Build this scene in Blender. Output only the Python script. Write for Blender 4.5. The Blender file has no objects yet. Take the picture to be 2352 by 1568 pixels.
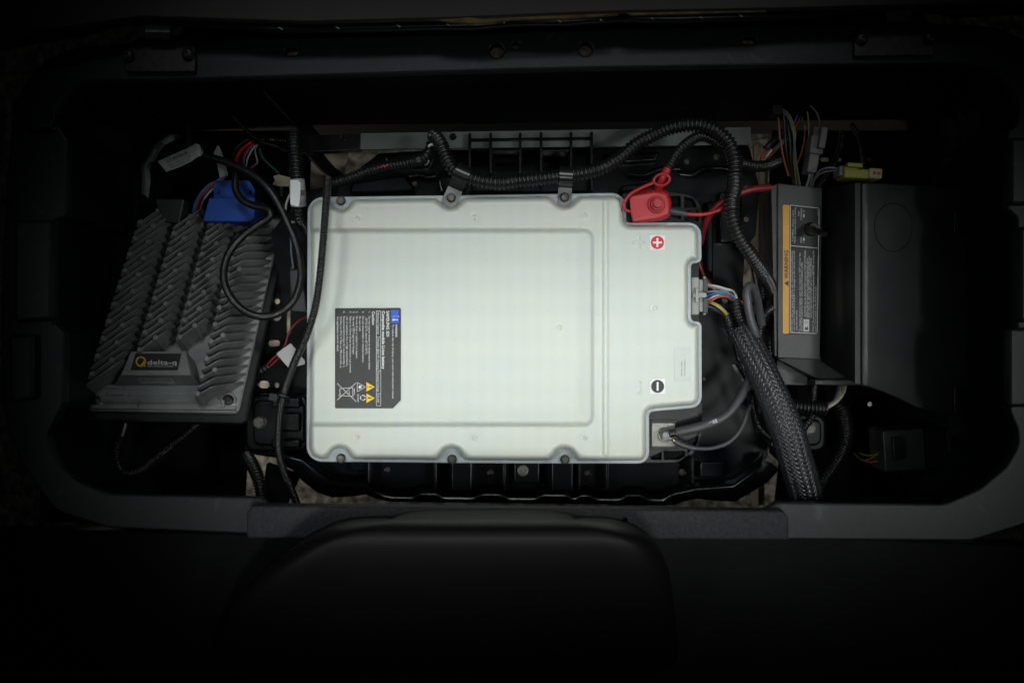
import bpy, bmesh, math, random
import numpy as np
from mathutils import Vector, Matrix
random.seed(7)
sc = bpy.context.scene
COL = sc.collection

# ------------------------------------------------------------------ camera
# plan units: 1 unit = 0.5 mm on the plane of the battery lid (z = 0)
S = 0.0005
HC = 1.15                      # camera height above the lid
cam = bpy.data.cameras.new('camera')
co = bpy.data.objects.new('camera', cam); COL.objects.link(co)
co.location = (0, 0, HC)
cam.sensor_width = 36.0
cam.lens = 36.0 * HC / (2352 * S)
cam.clip_start = 0.02; cam.clip_end = 50
cam.dof.use_dof = True; cam.dof.focus_distance = HC + 0.01; cam.dof.aperture_fstop = 4.0
sc.camera = co

# ------------------------------------------------------------------ light
w = bpy.data.worlds.new('World'); sc.world = w; w.use_nodes = True
bg = w.node_tree.nodes['Background']
bg.inputs[0].default_value = (0.75, 0.87, 1.0, 1); bg.inputs[1].default_value = 0.0022

def area(name, loc, target, sx, sy, power, spread, col):
    l = bpy.data.lights.new(name, 'AREA'); l.shape = 'RECTANGLE'; l.size = sx; l.size_y = sy
    l.energy = power; l.spread = math.radians(spread); l.color = col
    o = bpy.data.objects.new(name, l); COL.objects.link(o); o.location = loc
    o.rotation_euler = (Vector(target) - Vector(loc)).to_track_quat('-Z', 'Y').to_euler()
    return o
area('softbox_right', (1.00, -0.05, 1.40), (0.075, -0.03, 0), 0.40, 0.62, 0.355, 17, (0.96, 1.0, 0.98))
area('softbox_left', (-0.98, -0.02, 1.40), (0.02, -0.02, 0), 0.40, 0.50, 0.215, 17.5, (0.95, 1.0, 0.99))
area('softbox_front', (0.12, -0.58, 1.68), (0.03, -0.03, 0), 0.66, 0.27, 0.29, 13.5, (0.97, 1.0, 0.975))
area('softbox_back', (0.0, 0.90, 1.45), (0.0, 0.05, 0), 0.72, 0.36, 0.24, 18, (0.94, 0.995, 1.0))
area('daylight_under_cart', (-0.62, 0.0, -0.36), (0.1, 0, -0.5), 0.15, 0.7, 2.2, 150, (1.0, 0.93, 0.82))
area('daylight_under_cart', (0.66, 0.0, -0.36), (-0.1, 0, -0.5), 0.15, 0.7, 1.3, 150, (1.0, 0.93, 0.82))

sc.view_settings.view_transform = 'Standard'; sc.view_settings.look = 'None'
sc.view_settings.exposure = 0.0; sc.view_settings.gamma = 1.0
sc.render.engine = 'CYCLES'
sc.cycles.use_denoising = True
sc.cycles.max_bounces = 8
sc.cycles.sample_clamp_indirect = 4

# ------------------------------------------------------------------ materials
def mat(name, col, rough=0.45, metal=0.0, var=0.0, vscale=40, bump=0.0, bscale=600, dust=0.0, spec=0.5,
        sss=0.0, coat=0.0, scratch=0.0, col2=None, rvar=0.0):
    m = bpy.data.materials.new(name); m.use_nodes = True
    nt = m.node_tree; N = nt.nodes; L = nt.links
    b = N['Principled BSDF']
    b.inputs['Base Color'].default_value = (*col, 1); b.inputs['Roughness'].default_value = rough
    b.inputs['Metallic'].default_value = metal; b.inputs['Specular IOR Level'].default_value = spec
    b.inputs['Coat Weight'].default_value = coat
    tc = N.new('ShaderNodeTexCoord')
    src = None
    if var or col2:
        n = N.new('ShaderNodeTexNoise'); n.inputs['Scale'].default_value = vscale; n.inputs['Detail'].default_value = 6
        L.new(tc.outputs['Object'], n.inputs['Vector'])
        r = N.new('ShaderNodeMapRange'); r.inputs[1].default_value = 0.32; r.inputs[2].default_value = 0.68
        L.new(n.outputs['Fac'], r.inputs[0])
        mx = N.new('ShaderNodeMix'); mx.data_type = 'RGBA'
        c2 = col2 if col2 else tuple(c * (1 + var) for c in col)
        c1 = col if col2 else tuple(c * (1 - var) for c in col)
        mx.inputs[6].default_value = (*c1, 1); mx.inputs[7].default_value = (*c2, 1)
        L.new(r.outputs[0], mx.inputs[0]); src = mx.outputs[2]
        if rvar:
            rr = N.new('ShaderNodeMapRange'); rr.inputs[3].default_value = rough - rvar; rr.inputs[4].default_value = rough + rvar
            L.new(n.outputs['Fac'], rr.inputs[0]); L.new(rr.outputs[0], b.inputs['Roughness'])
    if dust:
        v = N.new('ShaderNodeTexVoronoi'); v.inputs['Scale'].default_value = 420
        L.new(tc.outputs['Object'], v.inputs['Vector'])
        n2 = N.new('ShaderNodeTexNoise'); n2.inputs['Scale'].default_value = 25; n2.inputs['Detail'].default_value = 8
        L.new(tc.outputs['Object'], n2.inputs['Vector'])
        lt = N.new('ShaderNodeMath'); lt.operation = 'LESS_THAN'; lt.inputs[1].default_value = 0.17
        L.new(v.outputs['Distance'], lt.inputs[0])
        r2 = N.new('ShaderNodeMapRange'); r2.inputs[1].default_value = 0.45; r2.inputs[2].default_value = 0.75
        r2.inputs[4].default_value = dust
        L.new(n2.outputs['Fac'], r2.inputs[0])
        mu = N.new('ShaderNodeMath'); mu.operation = 'MULTIPLY_ADD'; mu.inputs[1].default_value = dust; 
        L.new(lt.outputs[0], mu.inputs[0]); 
        h = N.new('ShaderNodeMath'); h.operation = 'MULTIPLY'; h.inputs[1].default_value = 0.35
        L.new(r2.outputs[0], h.inputs[0]); L.new(h.outputs[0], mu.inputs[2])
        mx = N.new('ShaderNodeMix'); mx.data_type = 'RGBA'
        if src: L.new(src, mx.inputs[6])
        else: mx.inputs[6].default_value = (*col, 1)
        mx.inputs[7].default_value = (0.32, 0.29, 0.24, 1)
        L.new(mu.outputs[0], mx.inputs[0]); src = mx.outputs[2]
    if scratch:
        wv = N.new('ShaderNodeTexNoise'); wv.inputs['Scale'].default_value = 18; wv.inputs['Detail'].default_value = 10
        wv.inputs['Distortion'].default_value = 2.5
        L.new(tc.outputs['Object'], wv.inputs['Vector'])
        r3 = N.new('ShaderNodeMapRange'); r3.inputs[1].default_value = 0.60; r3.inputs[2].default_value = 0.74
        r3.inputs[4].default_value = scratch
        L.new(wv.outputs['Fac'], r3.inputs[0])
        mx = N.new('ShaderNodeMix'); mx.data_type = 'RGBA'
        if src: L.new(src, mx.inputs[6])
        else: mx.inputs[6].default_value = (*col, 1)
        mx.inputs[7].default_value = (0.30, 0.33, 0.35, 1)
        L.new(r3.outputs[0], mx.inputs[0]); src = mx.outputs[2]
    if src: L.new(src, b.inputs['Base Color'])
    if bump:
        n = N.new('ShaderNodeTexNoise'); n.inputs['Scale'].default_value = bscale; n.inputs['Detail'].default_value = 3
        L.new(tc.outputs['Object'], n.inputs['Vector'])
        bp = N.new('ShaderNodeBump'); bp.inputs['Strength'].default_value = bump; bp.inputs['Distance'].default_value = 0.001
        L.new(n.outputs['Fac'], bp.inputs['Height']); L.new(bp.outputs[0], b.inputs['Normal'])
    if sss:
        b.inputs['Subsurface Weight'].default_value = sss
        b.inputs['Subsurface Radius'].default_value = (1.0, 0.85, 0.55)
        b.inputs['Subsurface Scale'].default_value = 0.006
    return m

M = {}
M['lid'] = mat('cream_moulded_plastic', (0.57, 0.615, 0.575), 0.38, col2=(0.61, 0.63, 0.57), vscale=9, bump=0.22, bscale=1500, sss=0.55, spec=0.45)
M['flange'] = mat('blue_grey_translucent_plastic', (0.37, 0.41, 0.44), 0.4, var=0.05, vscale=30, bump=0.06, bscale=900)
M['black'] = mat('black_moulded_plastic', (0.009, 0.0092, 0.0105), 0.36, var=0.2, vscale=30, bump=0.10, bscale=700, dust=0.04, spec=0.3)
M['black_grain'] = mat('black_grained_plastic', (0.026, 0.027, 0.0285), 0.38, var=0.2, vscale=20, bump=0.3, bscale=900, dust=0.05)
M['tray'] = mat('black_tray_plastic', (0.004, 0.0042, 0.0055), 0.26, var=0.25, vscale=22, bump=0.06, bscale=500, dust=0.007, spec=0.38)
M['conduit'] = mat('black_polythene', (0.009, 0.009, 0.0095), 0.30, var=0.25, vscale=60, dust=0.015, spec=0.6)
M['rubber'] = mat('black_rubber', (0.007, 0.007, 0.0075), 0.34, var=0.35, vscale=60, bump=0.25, bscale=500, dust=0.018)
M['cable'] = mat('dark_grey_cable_jacket', (0.048, 0.050, 0.053), 0.42, var=0.15, vscale=60, bump=0.08, bscale=900)
M['greycable'] = mat('grey_cable_jacket', (0.055, 0.058, 0.063), 0.40, var=0.1, vscale=60)
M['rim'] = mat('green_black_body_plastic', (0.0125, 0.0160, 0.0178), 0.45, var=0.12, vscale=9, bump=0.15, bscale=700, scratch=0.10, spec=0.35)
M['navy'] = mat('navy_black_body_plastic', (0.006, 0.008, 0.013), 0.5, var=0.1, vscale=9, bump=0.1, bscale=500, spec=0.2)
M['wall'] = mat('matt_black_wall', (0.004, 0.004, 0.0045), 0.6, var=0.3, vscale=12, bump=0.1, bscale=500, dust=0.004, spec=0.12)
M['rail'] = mat('grey_green_painted_steel', (0.135, 0.16, 0.155), 0.45, var=0.15, vscale=20, bump=0.1, bscale=500)
M['beigerail'] = mat('beige_aluminium_rail', (0.42, 0.36, 0.28), 0.5, var=0.15, vscale=25, bump=0.1)
M['steel'] = mat('zinc_plated_steel', (0.185, 0.195, 0.19), 0.5, metal=0.75, var=0.2, vscale=90, bump=0.15, bscale=600, rvar=0.15)
M['plate'] = mat('tinned_terminal_plate', (0.22, 0.215, 0.18), 0.5, metal=0.6, var=0.2, vscale=120, bump=0.15, bscale=900)
M['bolt'] = mat('black_oxide_steel', (0.030, 0.029, 0.027), 0.38, metal=0.4, var=0.4, vscale=150, bump=0.3, bscale=900)
M['boltgrey'] = mat('weathered_grey_steel', (0.15, 0.145, 0.13), 0.5, metal=0.6, var=0.35, vscale=150, bump=0.4, bscale=900)
M['bolthead'] = mat('dark_zinc_bolt_head', (0.11, 0.105, 0.10), 0.36, metal=0.6, var=0.4, vscale=200, bump=0.3, bscale=900)
M['copper'] = mat('copper_strands', (0.55, 0.24, 0.12), 0.35, metal=0.9, var=0.3, vscale=300)
M['alum'] = mat('cast_aluminium', (0.205, 0.207, 0.208), 0.38, metal=0.40, var=0.18, vscale=45, bump=0.30, bscale=500, dust=0.06)
M['red'] = mat('red_vinyl_boot', (0.46, 0.028, 0.035), 0.45, var=0.10, vscale=30, bump=0.15, bscale=800, sss=0.1)
M['redcable'] = mat('red_cable_jacket', (0.40, 0.012, 0.020), 0.36, var=0.1, vscale=40)
M['darkred'] = mat('dark_red_cable_jacket', (0.17, 0.010, 0.013), 0.42, var=0.2, vscale=40)
M['shrink'] = mat('grey_heat_shrink', (0.035, 0.043, 0.045), 0.45, bump=0.15, bscale=500)
M['blue'] = mat('blue_moulded_plastic', (0.010, 0.07, 0.36), 0.33, var=0.08, vscale=30, bump=0.12, bscale=700)
M['plug'] = mat('grey_nylon_plug', (0.26, 0.265, 0.26), 0.45, var=0.06, vscale=40, bump=0.08, bscale=700)
M['darkplug'] = mat('charcoal_nylon', (0.030, 0.031, 0.032), 0.45, bump=0.1)
M['inline'] = mat('dull_grey_connector', (0.085, 0.085, 0.082), 0.5, var=0.08, vscale=40, bump=0.08)
M['yellow'] = mat('yellow_green_connector', (0.16, 0.15, 0.012), 0.42, var=0.08, vscale=40)
M['beige'] = mat('beige_nylon', (0.22, 0.18, 0.10), 0.5)
M['maroon'] = mat('maroon_seal', (0.16, 0.02, 0.02), 0.5)
M['tag'] = mat('white_paper_tag', (0.36, 0.365, 0.365), 0.6, var=0.06, vscale=40)
M['sticker'] = mat('white_vinyl_sticker', (0.74, 0.75, 0.76), 0.35, var=0.03, vscale=60)
M['clear'] = mat('clear_film_label', (0.54, 0.575, 0.535), 0.35, var=0.04, vscale=60)
M['print'] = mat('black_print', (0.012, 0.012, 0.014), 0.5)
M['greyprint'] = mat('faded_grey_print', (0.15, 0.15, 0.125), 0.5)
M['whiteprint'] = mat('white_print', (0.66, 0.68, 0.68), 0.5)
M['dimprint'] = mat('worn_white_print', (0.42, 0.43, 0.43), 0.5)
M['redprint'] = mat('red_print', (0.62, 0.015, 0.022), 0.4)
M['blueprint'] = mat('blue_print', (0.03, 0.10, 0.50), 0.4)
M['yellowprint'] = mat('yellow_print', (0.78, 0.52, 0.02), 0.4)
M['orangeprint'] = mat('orange_print', (0.50, 0.235, 0.014), 0.35, var=0.06, vscale=25, col2=(0.55, 0.30, 0.05))
M['labelgrey'] = mat('charcoal_label', (0.035, 0.036, 0.035), 0.35, var=0.12, vscale=200, dust=0.05)
M['labelblack'] = mat('black_label', (0.012, 0.012, 0.013), 0.3, dust=0.05)
M['silver'] = mat('silver_label', (0.22, 0.235, 0.24), 0.35, metal=0.2)
M['oldtag'] = mat('cream_barcode_label', (0.33, 0.32, 0.27), 0.5)
M['tape'] = mat('crumpled_grey_tape', (0.14, 0.145, 0.15), 0.4, var=0.25, vscale=80, bump=0.8, bscale=150)
M['beigetape'] = mat('masking_tape', (0.34, 0.31, 0.22), 0.6, var=0.2, vscale=80, bump=0.6, bscale=200)
M['carpet'] = mat('charcoal_textured_vinyl', (0.019, 0.020, 0.022), 0.6, spec=0.25, var=0.35, vscale=220, bump=1.0, bscale=300)
M['seat'] = mat('black_seat_vinyl', (0.0042, 0.0044, 0.0040), 0.5, var=0.06, vscale=12, bump=0.05, spec=0.14)
M['board'] = mat('dark_seat_board', (0.012, 0.011, 0.007), 0.6, var=0.3, vscale=14)
M['foam'] = mat('tan_board_edge', (0.13, 0.09, 0.03), 0.8, var=0.4, vscale=60, bump=0.5, bscale=200)
M['well'] = mat('dark_grey_bagwell_plastic', (0.040, 0.041, 0.047), 0.5, var=0.1, vscale=14, bump=0.1)
M['white'] = mat('white_wire', (0.42, 0.43, 0.40), 0.4)
M['wgrey'] = mat('pale_grey_wire', (0.22, 0.225, 0.22), 0.4)
M['wblue'] = mat('blue_wire', (0.03, 0.13, 0.38), 0.4)
M['lblue'] = mat('light_blue_wire', (0.13, 0.17, 0.24), 0.4)
M['dorange'] = mat('shaded_orange_wire', (0.20, 0.05, 0.02), 0.4)  # this and next two: wire colours darkened, dim light of upper right painted in
M['dyellow'] = mat('shaded_yellow_wire', (0.20, 0.15, 0.012), 0.4)
M['dlblue'] = mat('shaded_light_blue_wire', (0.075, 0.095, 0.13), 0.4)
M['worange'] = mat('orange_wire', (0.36, 0.075, 0.02), 0.4)
M['wyellow'] = mat('yellow_wire', (0.40, 0.30, 0.015), 0.4)
M['teal'] = mat('teal_wire', (0.01, 0.17, 0.15), 0.4)
M['wgreen'] = mat('dark_green_wire', (0.01, 0.10, 0.06), 0.4)
M['olive'] = mat('olive_wire', (0.16, 0.15, 0.03), 0.4)
M['wpurple'] = mat('purple_wire', (0.10, 0.06, 0.22), 0.4)
M['wblack'] = mat('black_wire', (0.012, 0.012, 0.013), 0.4)
M['wbrown'] = mat('brown_wire', (0.10, 0.045, 0.02), 0.4)
M['wred'] = mat('red_wire', (0.38, 0.010, 0.012), 0.4)
M['braid'] = mat('black_braided_polyester', (0.020, 0.021, 0.024), 0.33, spec=0.6, var=0.35, vscale=140)

def cell_grid(m):
    nt = m.node_tree; N = nt.nodes; L = nt.links; b = N['Principled BSDF']; src = b.inputs['Base Color'].links[0].from_socket
    tc = N.new('ShaderNodeTexCoord'); sp = N.new('ShaderNodeSeparateXYZ'); L.new(tc.outputs['Object'], sp.inputs[0]); f = None
    for ax, per in ((0, .0165), (1, .0300)):
        mu = N.new('ShaderNodeMath'); mu.operation = 'MULTIPLY'; mu.inputs[1].default_value = 2 * math.pi / per; L.new(sp.outputs[ax], mu.inputs[0])
        si = N.new('ShaderNodeMath'); si.operation = 'SINE'; L.new(mu.outputs[0], si.inputs[0])
        if f is None: f = si.outputs[0]
        else:
            ad = N.new('ShaderNodeMath'); ad.operation = 'ADD'; L.new(f, ad.inputs[0]); L.new(si.outputs[0], ad.inputs[1]); f = ad.outputs[0]
    mr = N.new('ShaderNodeMapRange'); mr.inputs[1].default_value = -2; mr.inputs[2].default_value = 2; mr.inputs[3].default_value = 0.965; mr.inputs[4].default_value = 1.0
    L.new(f, mr.inputs[0])
    v = N.new('ShaderNodeTexVoronoi'); v.inputs['Scale'].default_value = 130; L.new(tc.outputs['Object'], v.inputs['Vector'])
    g = N.new('ShaderNodeMath'); g.operation = 'GREATER_THAN'; g.inputs[1].default_value = 0.045; L.new(v.outputs['Distance'], g.inputs[0])
    g2 = N.new('ShaderNodeMapRange'); g2.inputs[3].default_value = 0.45; L.new(g.outputs[0], g2.inputs[0])
    m2 = N.new('ShaderNodeMath'); m2.operation = 'MULTIPLY'; L.new(mr.outputs[0], m2.inputs[0]); L.new(g2.outputs[0], m2.inputs[1])
    hs = N.new('ShaderNodeHueSaturation'); L.new(src, hs.inputs['Color']); L.new(m2.outputs[0], hs.inputs['Value']); L.new(hs.outputs[0], b.inputs['Base Color'])
cell_grid(M['lid'])

# ------------------------------------------------------------------ geometry helpers
def K(z): return (HC - z * 0.001) / HC
def W(px, py, z=0.0):
    k = K(z)
    return Vector(((px - 1176) * S * k, (784 - py) * S * k, z * 0.001))
def UR(r, z=0.0): return r * S * K(z)

ORG = {}
def empty(name, loc, label=None, cat=None, group=None, kind=None):
    o = bpy.data.objects.new(name, None); COL.objects.link(o); o.location = loc
    o.empty_display_size = 0.02
    ORG[o.name] = Vector(loc); tag(o, label, cat, group, kind)
    return o
def tag(o, label=None, cat=None, group=None, kind=None):
    if label: o['label'] = label
    if cat: o['category'] = cat
    if group: o['group'] = group
    if kind: o['kind'] = kind
    return o

class MB:
    def __init__(s): s.v = []; s.f = []; s.caps = set()
    def add(s, v, f):
        n = len(s.v); s.v += [tuple(x) for x in v]; s.f += [tuple(i + n for i in q) for q in f]; return s
    def grid(s, rows, cu=False, cv=False, capa=False, capb=False):
        """rows: list of rings with the same count; cu closes around each ring"""
        n = len(s.v); R = len(rows); C = len(rows[0])
        for r in rows: s.v += [tuple(p) for p in r]
        for i in range(R if cv else R - 1):
            for j in range(C if cu else C - 1):
                a = n + i * C + j; b = n + i * C + (j + 1) % C
                i2 = (i + 1) % R
                s.f.append((a, b, n + i2 * C + (j + 1) % C, n + i2 * C + j))
        if capa: s.caps.add(len(s.f)); s.f.append(tuple(n + j for j in range(C))[::-1])
        if capb: s.caps.add(len(s.f)); s.f.append(tuple(n + (R - 1) * C + j for j in range(C)))
        return s
    def build(s, name, m, parent=None, smooth=True, angle=40):
        me = bpy.data.meshes.new(name)
        v = np.array(s.v, dtype=np.float64)
        if parent is None:
            org = Vector(((v[:, 0].min() + v[:, 0].max()) / 2, (v[:, 1].min() + v[:, 1].max()) / 2, v[:, 2].min()))
        else: org = ORG[parent.name]
        v = v - np.array(org)
        me.from_pydata([tuple(x) for x in v], [], s.f); me.update()
        bm = bmesh.new(); bm.from_mesh(me); bmesh.ops.recalc_face_normals(bm, faces=bm.faces)
        if smooth:
            ca = math.radians(angle)
            for f in bm.faces: f.smooth = f.index not in s.caps
            for e in bm.edges:
                if len(e.link_faces) == 2 and e.calc_face_angle(0) > ca: e.smooth = False
        bm.to_mesh(me); bm.free()
        me.materials.append(M[m] if isinstance(m, str) else m)
        o = bpy.data.objects.new(name, me); COL.objects.link(o)
        if parent is None: o.location = org
        else: o.parent = parent
        ORG[o.name] = org
        return o

def fillet(pts, r=None, n=6):
    """pts: (x,y) or (x,y,r)"""
    out = []; N = len(pts)
    for i in range(N):
        p = pts[i]; rr = p[2] if len(p) > 2 else (r or 0)
        P = Vector(p[:2]); A = Vector(pts[i - 1][:2]); B = Vector(pts[(i + 1) % N][:2])
        if rr <= 0: out.append((P.x, P.y)); continue
        a = (A - P); b = (B - P); la, lb = a.length, b.length
        a.normalize(); b.normalize()
        ang = a.angle(b, math.pi)
        if ang > 3.1: out.append((P.x, P.y)); continue
        d = min(rr / math.tan(ang / 2), la * 0.49, lb * 0.49); rad = d * math.tan(ang / 2)
        c = P + (a + b).normalized() * (rad / math.sin(ang / 2))
        s0 = P + a * d - c; s1 = P + b * d - c
        a0 = math.atan2(s0.y, s0.x); a1 = math.atan2(s1.y, s1.x)
        da = (a1 - a0 + math.pi) % (2 * math.pi) - math.pi
        for k in range(n + 1):
            t = a0 + da * k / n; out.append((c.x + rad * math.cos(t), c.y + rad * math.sin(t)))
    return out
def area2(p): return sum(p[i - 1][0] * p[i][1] - p[i][0] * p[i - 1][1] for i in range(len(p))) / 2
def offset(p, d):
    """inward offset by d"""
    if area2(p) < 0: d = -d
    out = []; N = len(p)
    for i in range(N):
        A = Vector(p[i - 1]); P = Vector(p[i]); B = Vector(p[(i + 1) % N])
        e1 = (P - A); e2 = (B - P)
        if e1.length < 1e-9: e1 = e2
        if e2.length < 1e-9: e2 = e1
        e1 = e1.normalized(); e2 = e2.normalized()
        n1 = Vector((-e1.y, e1.x)); n2 = Vector((-e2.y, e2.x)); m = (n1 + n2)
        if m.length < 1e-6: m = n1
        m.normalize(); c = max(0.35, m.dot(n1)); q = P + m * (d / c)
        out.append((q.x, q.y))
    return out
def circ(cx, cy, r, n=20, ry=None): return [(cx + r * math.cos(2 * math.pi * i / n), cy + (ry or r) * math.sin(2 * math.pi * i / n)) for i in range(n)]
def rect(x0, y0, x1, y1, r=0, n=5): return fillet([(x0, y0), (x1, y0), (x1, y1), (x0, y1)], r, n)
def slot(cx, cy, w, h):
    return rect(cx - w / 2, cy - h / 2, cx + w / 2, cy + h / 2, min(w, h) / 2 * 0.98)
def rot2(pts, cx, cy, deg):
    a = math.radians(deg); c, s_ = math.cos(a), math.sin(a)
    return [(cx + (x - cx) * c - (y - cy) * s_, cy + (x - cx) * s_ + (y - cy) * c) for x, y in pts]
def prism(outline, zt, zb, bev=1.0, seg=3, draft=0.0, mb=None):
    """outline in plan units at height zt (mm); straight walls with a rounded top edge"""
    mb = mb or MB()
    w2 = [W(x, y, zt)[:2] for x, y in outline]
    b = bev * 0.001; rows = []
    for _ in range(6):
        oo = offset(w2, b)
        if all((Vector(oo[i]) - Vector(oo[i - 1])).dot(Vector(w2[i]) - Vector(w2[i - 1])) >= 0 for i in range(len(w2))): break
        b *= .6
    o2 = offset(w2, -draft * 0.001) if draft else w2
    rows.append([(x, y, zb * .001) for x, y in o2])
    if b > 0:
        for i in range(seg + 1):
            t = i / seg * math.pi / 2
            oo = offset(w2, b * (1 - math.cos(t)))
            rows.append([(x, y, zt * .001 - b + b * math.sin(t)) for x, y in oo])
    else: rows.append([(x, y, zt * .001) for x, y in w2])
    mb.grid(rows, cu=True, capa=True, capb=True)
    return mb
def pyr(bot, zb, top, zt, mb=None, caps=True):
    """loft between two outlines with equal point count at two heights"""
    mb = mb or MB()
    mb.grid([[W(x, y, zb) for x, y in bot], [W(x, y, zt) for x, y in top]], cu=True, capa=caps, capb=caps)
    return mb
def plate(name, outer, holes, zt, thick, m, parent=None, bev=0.3):
    """flat plate with real holes"""
    cu = bpy.data.curves.new('tmp', 'CURVE'); cu.dimensions = '2D'; cu.fill_mode = 'BOTH'
    cu.extrude = max(thick * 0.0005 - bev * .001, 1e-5); cu.bevel_depth = bev * 0.001; cu.bevel_resolution = 1
    cu.offset = -bev * 0.001
    for ring in [outer] + holes:
        sp = cu.splines.new('POLY'); sp.points.add(len(ring) - 1); sp.use_cyclic_u = True
        for p, q in zip(sp.points, ring):
            ww = W(q[0], q[1], zt); p.co = (ww.x, ww.y, 0, 1)
    ob = bpy.data.objects.new('tmp', cu)
    me = bpy.data.meshes.new_from_object(ob)
    vs = [(v.co.x, v.co.y, v.co.z + zt * .001 - thick * .0005) for v in me.vertices]
    fs = [tuple(p.vertices) for p in me.polygons]
    bpy.data.objects.remove(ob); bpy.data.curves.remove(cu); bpy.data.meshes.remove(me)
    return MB().add(vs, fs).build(name, m, parent, smooth=True, angle=35)

def spline(P, step):
    P = [Vector(p) for p in P]
    if len(P) == 2: dense = [P[0].lerp(P[1], i / 40) for i in range(41)]
    else:
        Q = [P[0] * 2 - P[1]] + P + [P[-1] * 2 - P[-2]]; dense = []
        for i in range(1, len(Q) - 2):
            p0, p1, p2, p3 = Q[i - 1:i + 3]
            t0 = 0; t1 = t0 + max((p1 - p0).length, 1e-6) ** .5; t2 = t1 + max((p2 - p1).length, 1e-6) ** .5; t3 = t2 + max((p3 - p2).length, 1e-6) ** .5
            for k in range(24):
                t = t1 + (t2 - t1) * k / 24
                a1 = p0 * ((t1 - t) / (t1 - t0)) + p1 * ((t - t0) / (t1 - t0))
                a2 = p1 * ((t2 - t) / (t2 - t1)) + p2 * ((t - t1) / (t2 - t1))
                a3 = p2 * ((t3 - t) / (t3 - t2)) + p3 * ((t - t2) / (t3 - t2))
                b1 = a1 * ((t2 - t) / (t2 - t0)) + a2 * ((t - t0) / (t2 - t0))
                b2 = a2 * ((t3 - t) / (t3 - t1)) + a3 * ((t - t1) / (t3 - t1))
                dense.append(b1 * ((t2 - t) / (t2 - t1)) + b2 * ((t - t1) / (t2 - t1)))
        dense.append(P[-1])
    cum = [0]
    for a, b in zip(dense, dense[1:]): cum.append(cum[-1] + (b - a).length)
    Ltot = cum[-1]; n = max(2, int(round(Ltot / step))); out = []; j = 0
    for i in range(n + 1):
        d = Ltot * i / n
        while j < len(cum) - 2 and cum[j + 1] < d: j += 1
        t = (d - cum[j]) / max(cum[j + 1] - cum[j], 1e-9)
        out.append(dense[j].lerp(dense[j + 1], min(max(t, 0), 1)))
    return out, Ltot
def frames(P):
    T = []
    for i in range(len(P)):
        d = P[min(i + 1, len(P) - 1)] - P[max(i - 1, 0)]; T.append(d.normalized())
    up = Vector((0, 0, 1))
    if abs(T[0].dot(up)) > 0.95: up = Vector((0, 1, 0))
    n = (up - T[0] * up.dot(T[0])).normalized(); F = []
    for i in range(len(P)):
        n = (n - T[i] * n.dot(T[i])); n.normalize(); F.append((T[i], n, T[i].cross(n)))
    return F
def tube_mb(pts, r, sides=10, step=None, r2=None, flat=1.0, mb=None, caps=True):
    Pw = [W(*p) for p in pts]; zm = sum(p[2] for p in pts) / len(pts)
    R = UR(r, zm); R2 = UR(r2, zm) if r2 else R
    P, L = spline(Pw, step or max(R * 0.8, 0.0012)); F = frames(P); rows = []
    for i, (p, (t, n, b)) in enumerate(zip(P, F)):
        rr = R + (R2 - R) * i / (len(P) - 1)
        rows.append([p + n * (rr * flat * math.cos(a)) + b * (rr * math.sin(a)) for a in [2 * math.pi * k / sides for k in range(sides)]])
    mb = mb or MB(); mb.grid(rows, cu=True, capa=caps, capb=caps); return mb
def tube(name, pts, r, m, parent=None, **k): return tube_mb(pts, r, **k).build(name, m, parent, angle=60)
PROF = [(0.0, .76), (.10, .86), (.20, .97), (.42, 1.02), (.62, .97), (.74, .86), (.84, .76)]
def conduit(name, pts, r, pitch, label=None, parent=None, sides=16, seam=None, m='conduit', cat='conduit', depth=1.0, wob=0.0, group=None):
    Pw = [W(*p) for p in pts]; zm = sum(p[2] for p in pts) / len(pts)
    R = UR(r, zm); pit = UR(pitch, zm)
    fine, L = spline(Pw, pit / 8); F = frames(fine); nR = max(2, int(L / pit)); rows = []
    rnd = random.Random(len(name) + int(r * 10))
    for i in range(nR):
        for fr, rad in PROF:
            s = (i + fr) / nR * (len(fine) - 1); j = int(s); u = s - j; j2 = min(j + 1, len(fine) - 1)
            p = fine[j].lerp(fine[j2], u); t, n, b = F[j]
            rr = R * (1 - (1 - rad) * depth) * (1 + wob * (rnd.random() - .5))
            row = []
            for k in range(sides):
                a = 2 * math.pi * k / sides; q = rr
                if seam is not None and k == seam: q = rr * 0.86
                row.append(p + n * (q * math.cos(a)) + b * (q * math.sin(a)))
            rows.append(row)
    mb = MB().grid(rows, cu=True, capa=True, capb=True)
    o = mb.build(name, m, parent, angle=75)
    if label: tag(o, label, cat, group)
    return o
def lathe(c, axis, prof, n=20, mb=None, phase=0.0, sides=None):
    """prof: list of (r, h) in metres along axis from c"""
    axis = Vector(axis).normalized(); up = Vector((0, 1, 0)) if abs(axis.z) > .8 else Vector((0, 0, 1))
    x = (up - axis * up.dot(axis)).normalized(); y = axis.cross(x); c = Vector(c); rows = []
    for r, h in prof:
        rows.append([c + axis * h + x * (r * math.cos(a + phase)) + y * (r * math.sin(a + phase)) for a in [2 * math.pi * k / n for k in range(n)]])
    mb = mb or MB(); mb.grid(rows, cu=True, capa=True, capb=True); return mb
def zlathe(px, py, zb, prof, n=20, axis=(0, 0, 1), phase=0.0, mb=None):
    """prof: (r plan units, h mm above zb)"""
    k = S * K(zb)
    return lathe(W(px, py, zb), axis, [(r * k, h * .001) for r, h in prof], n, mb, phase)
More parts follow.
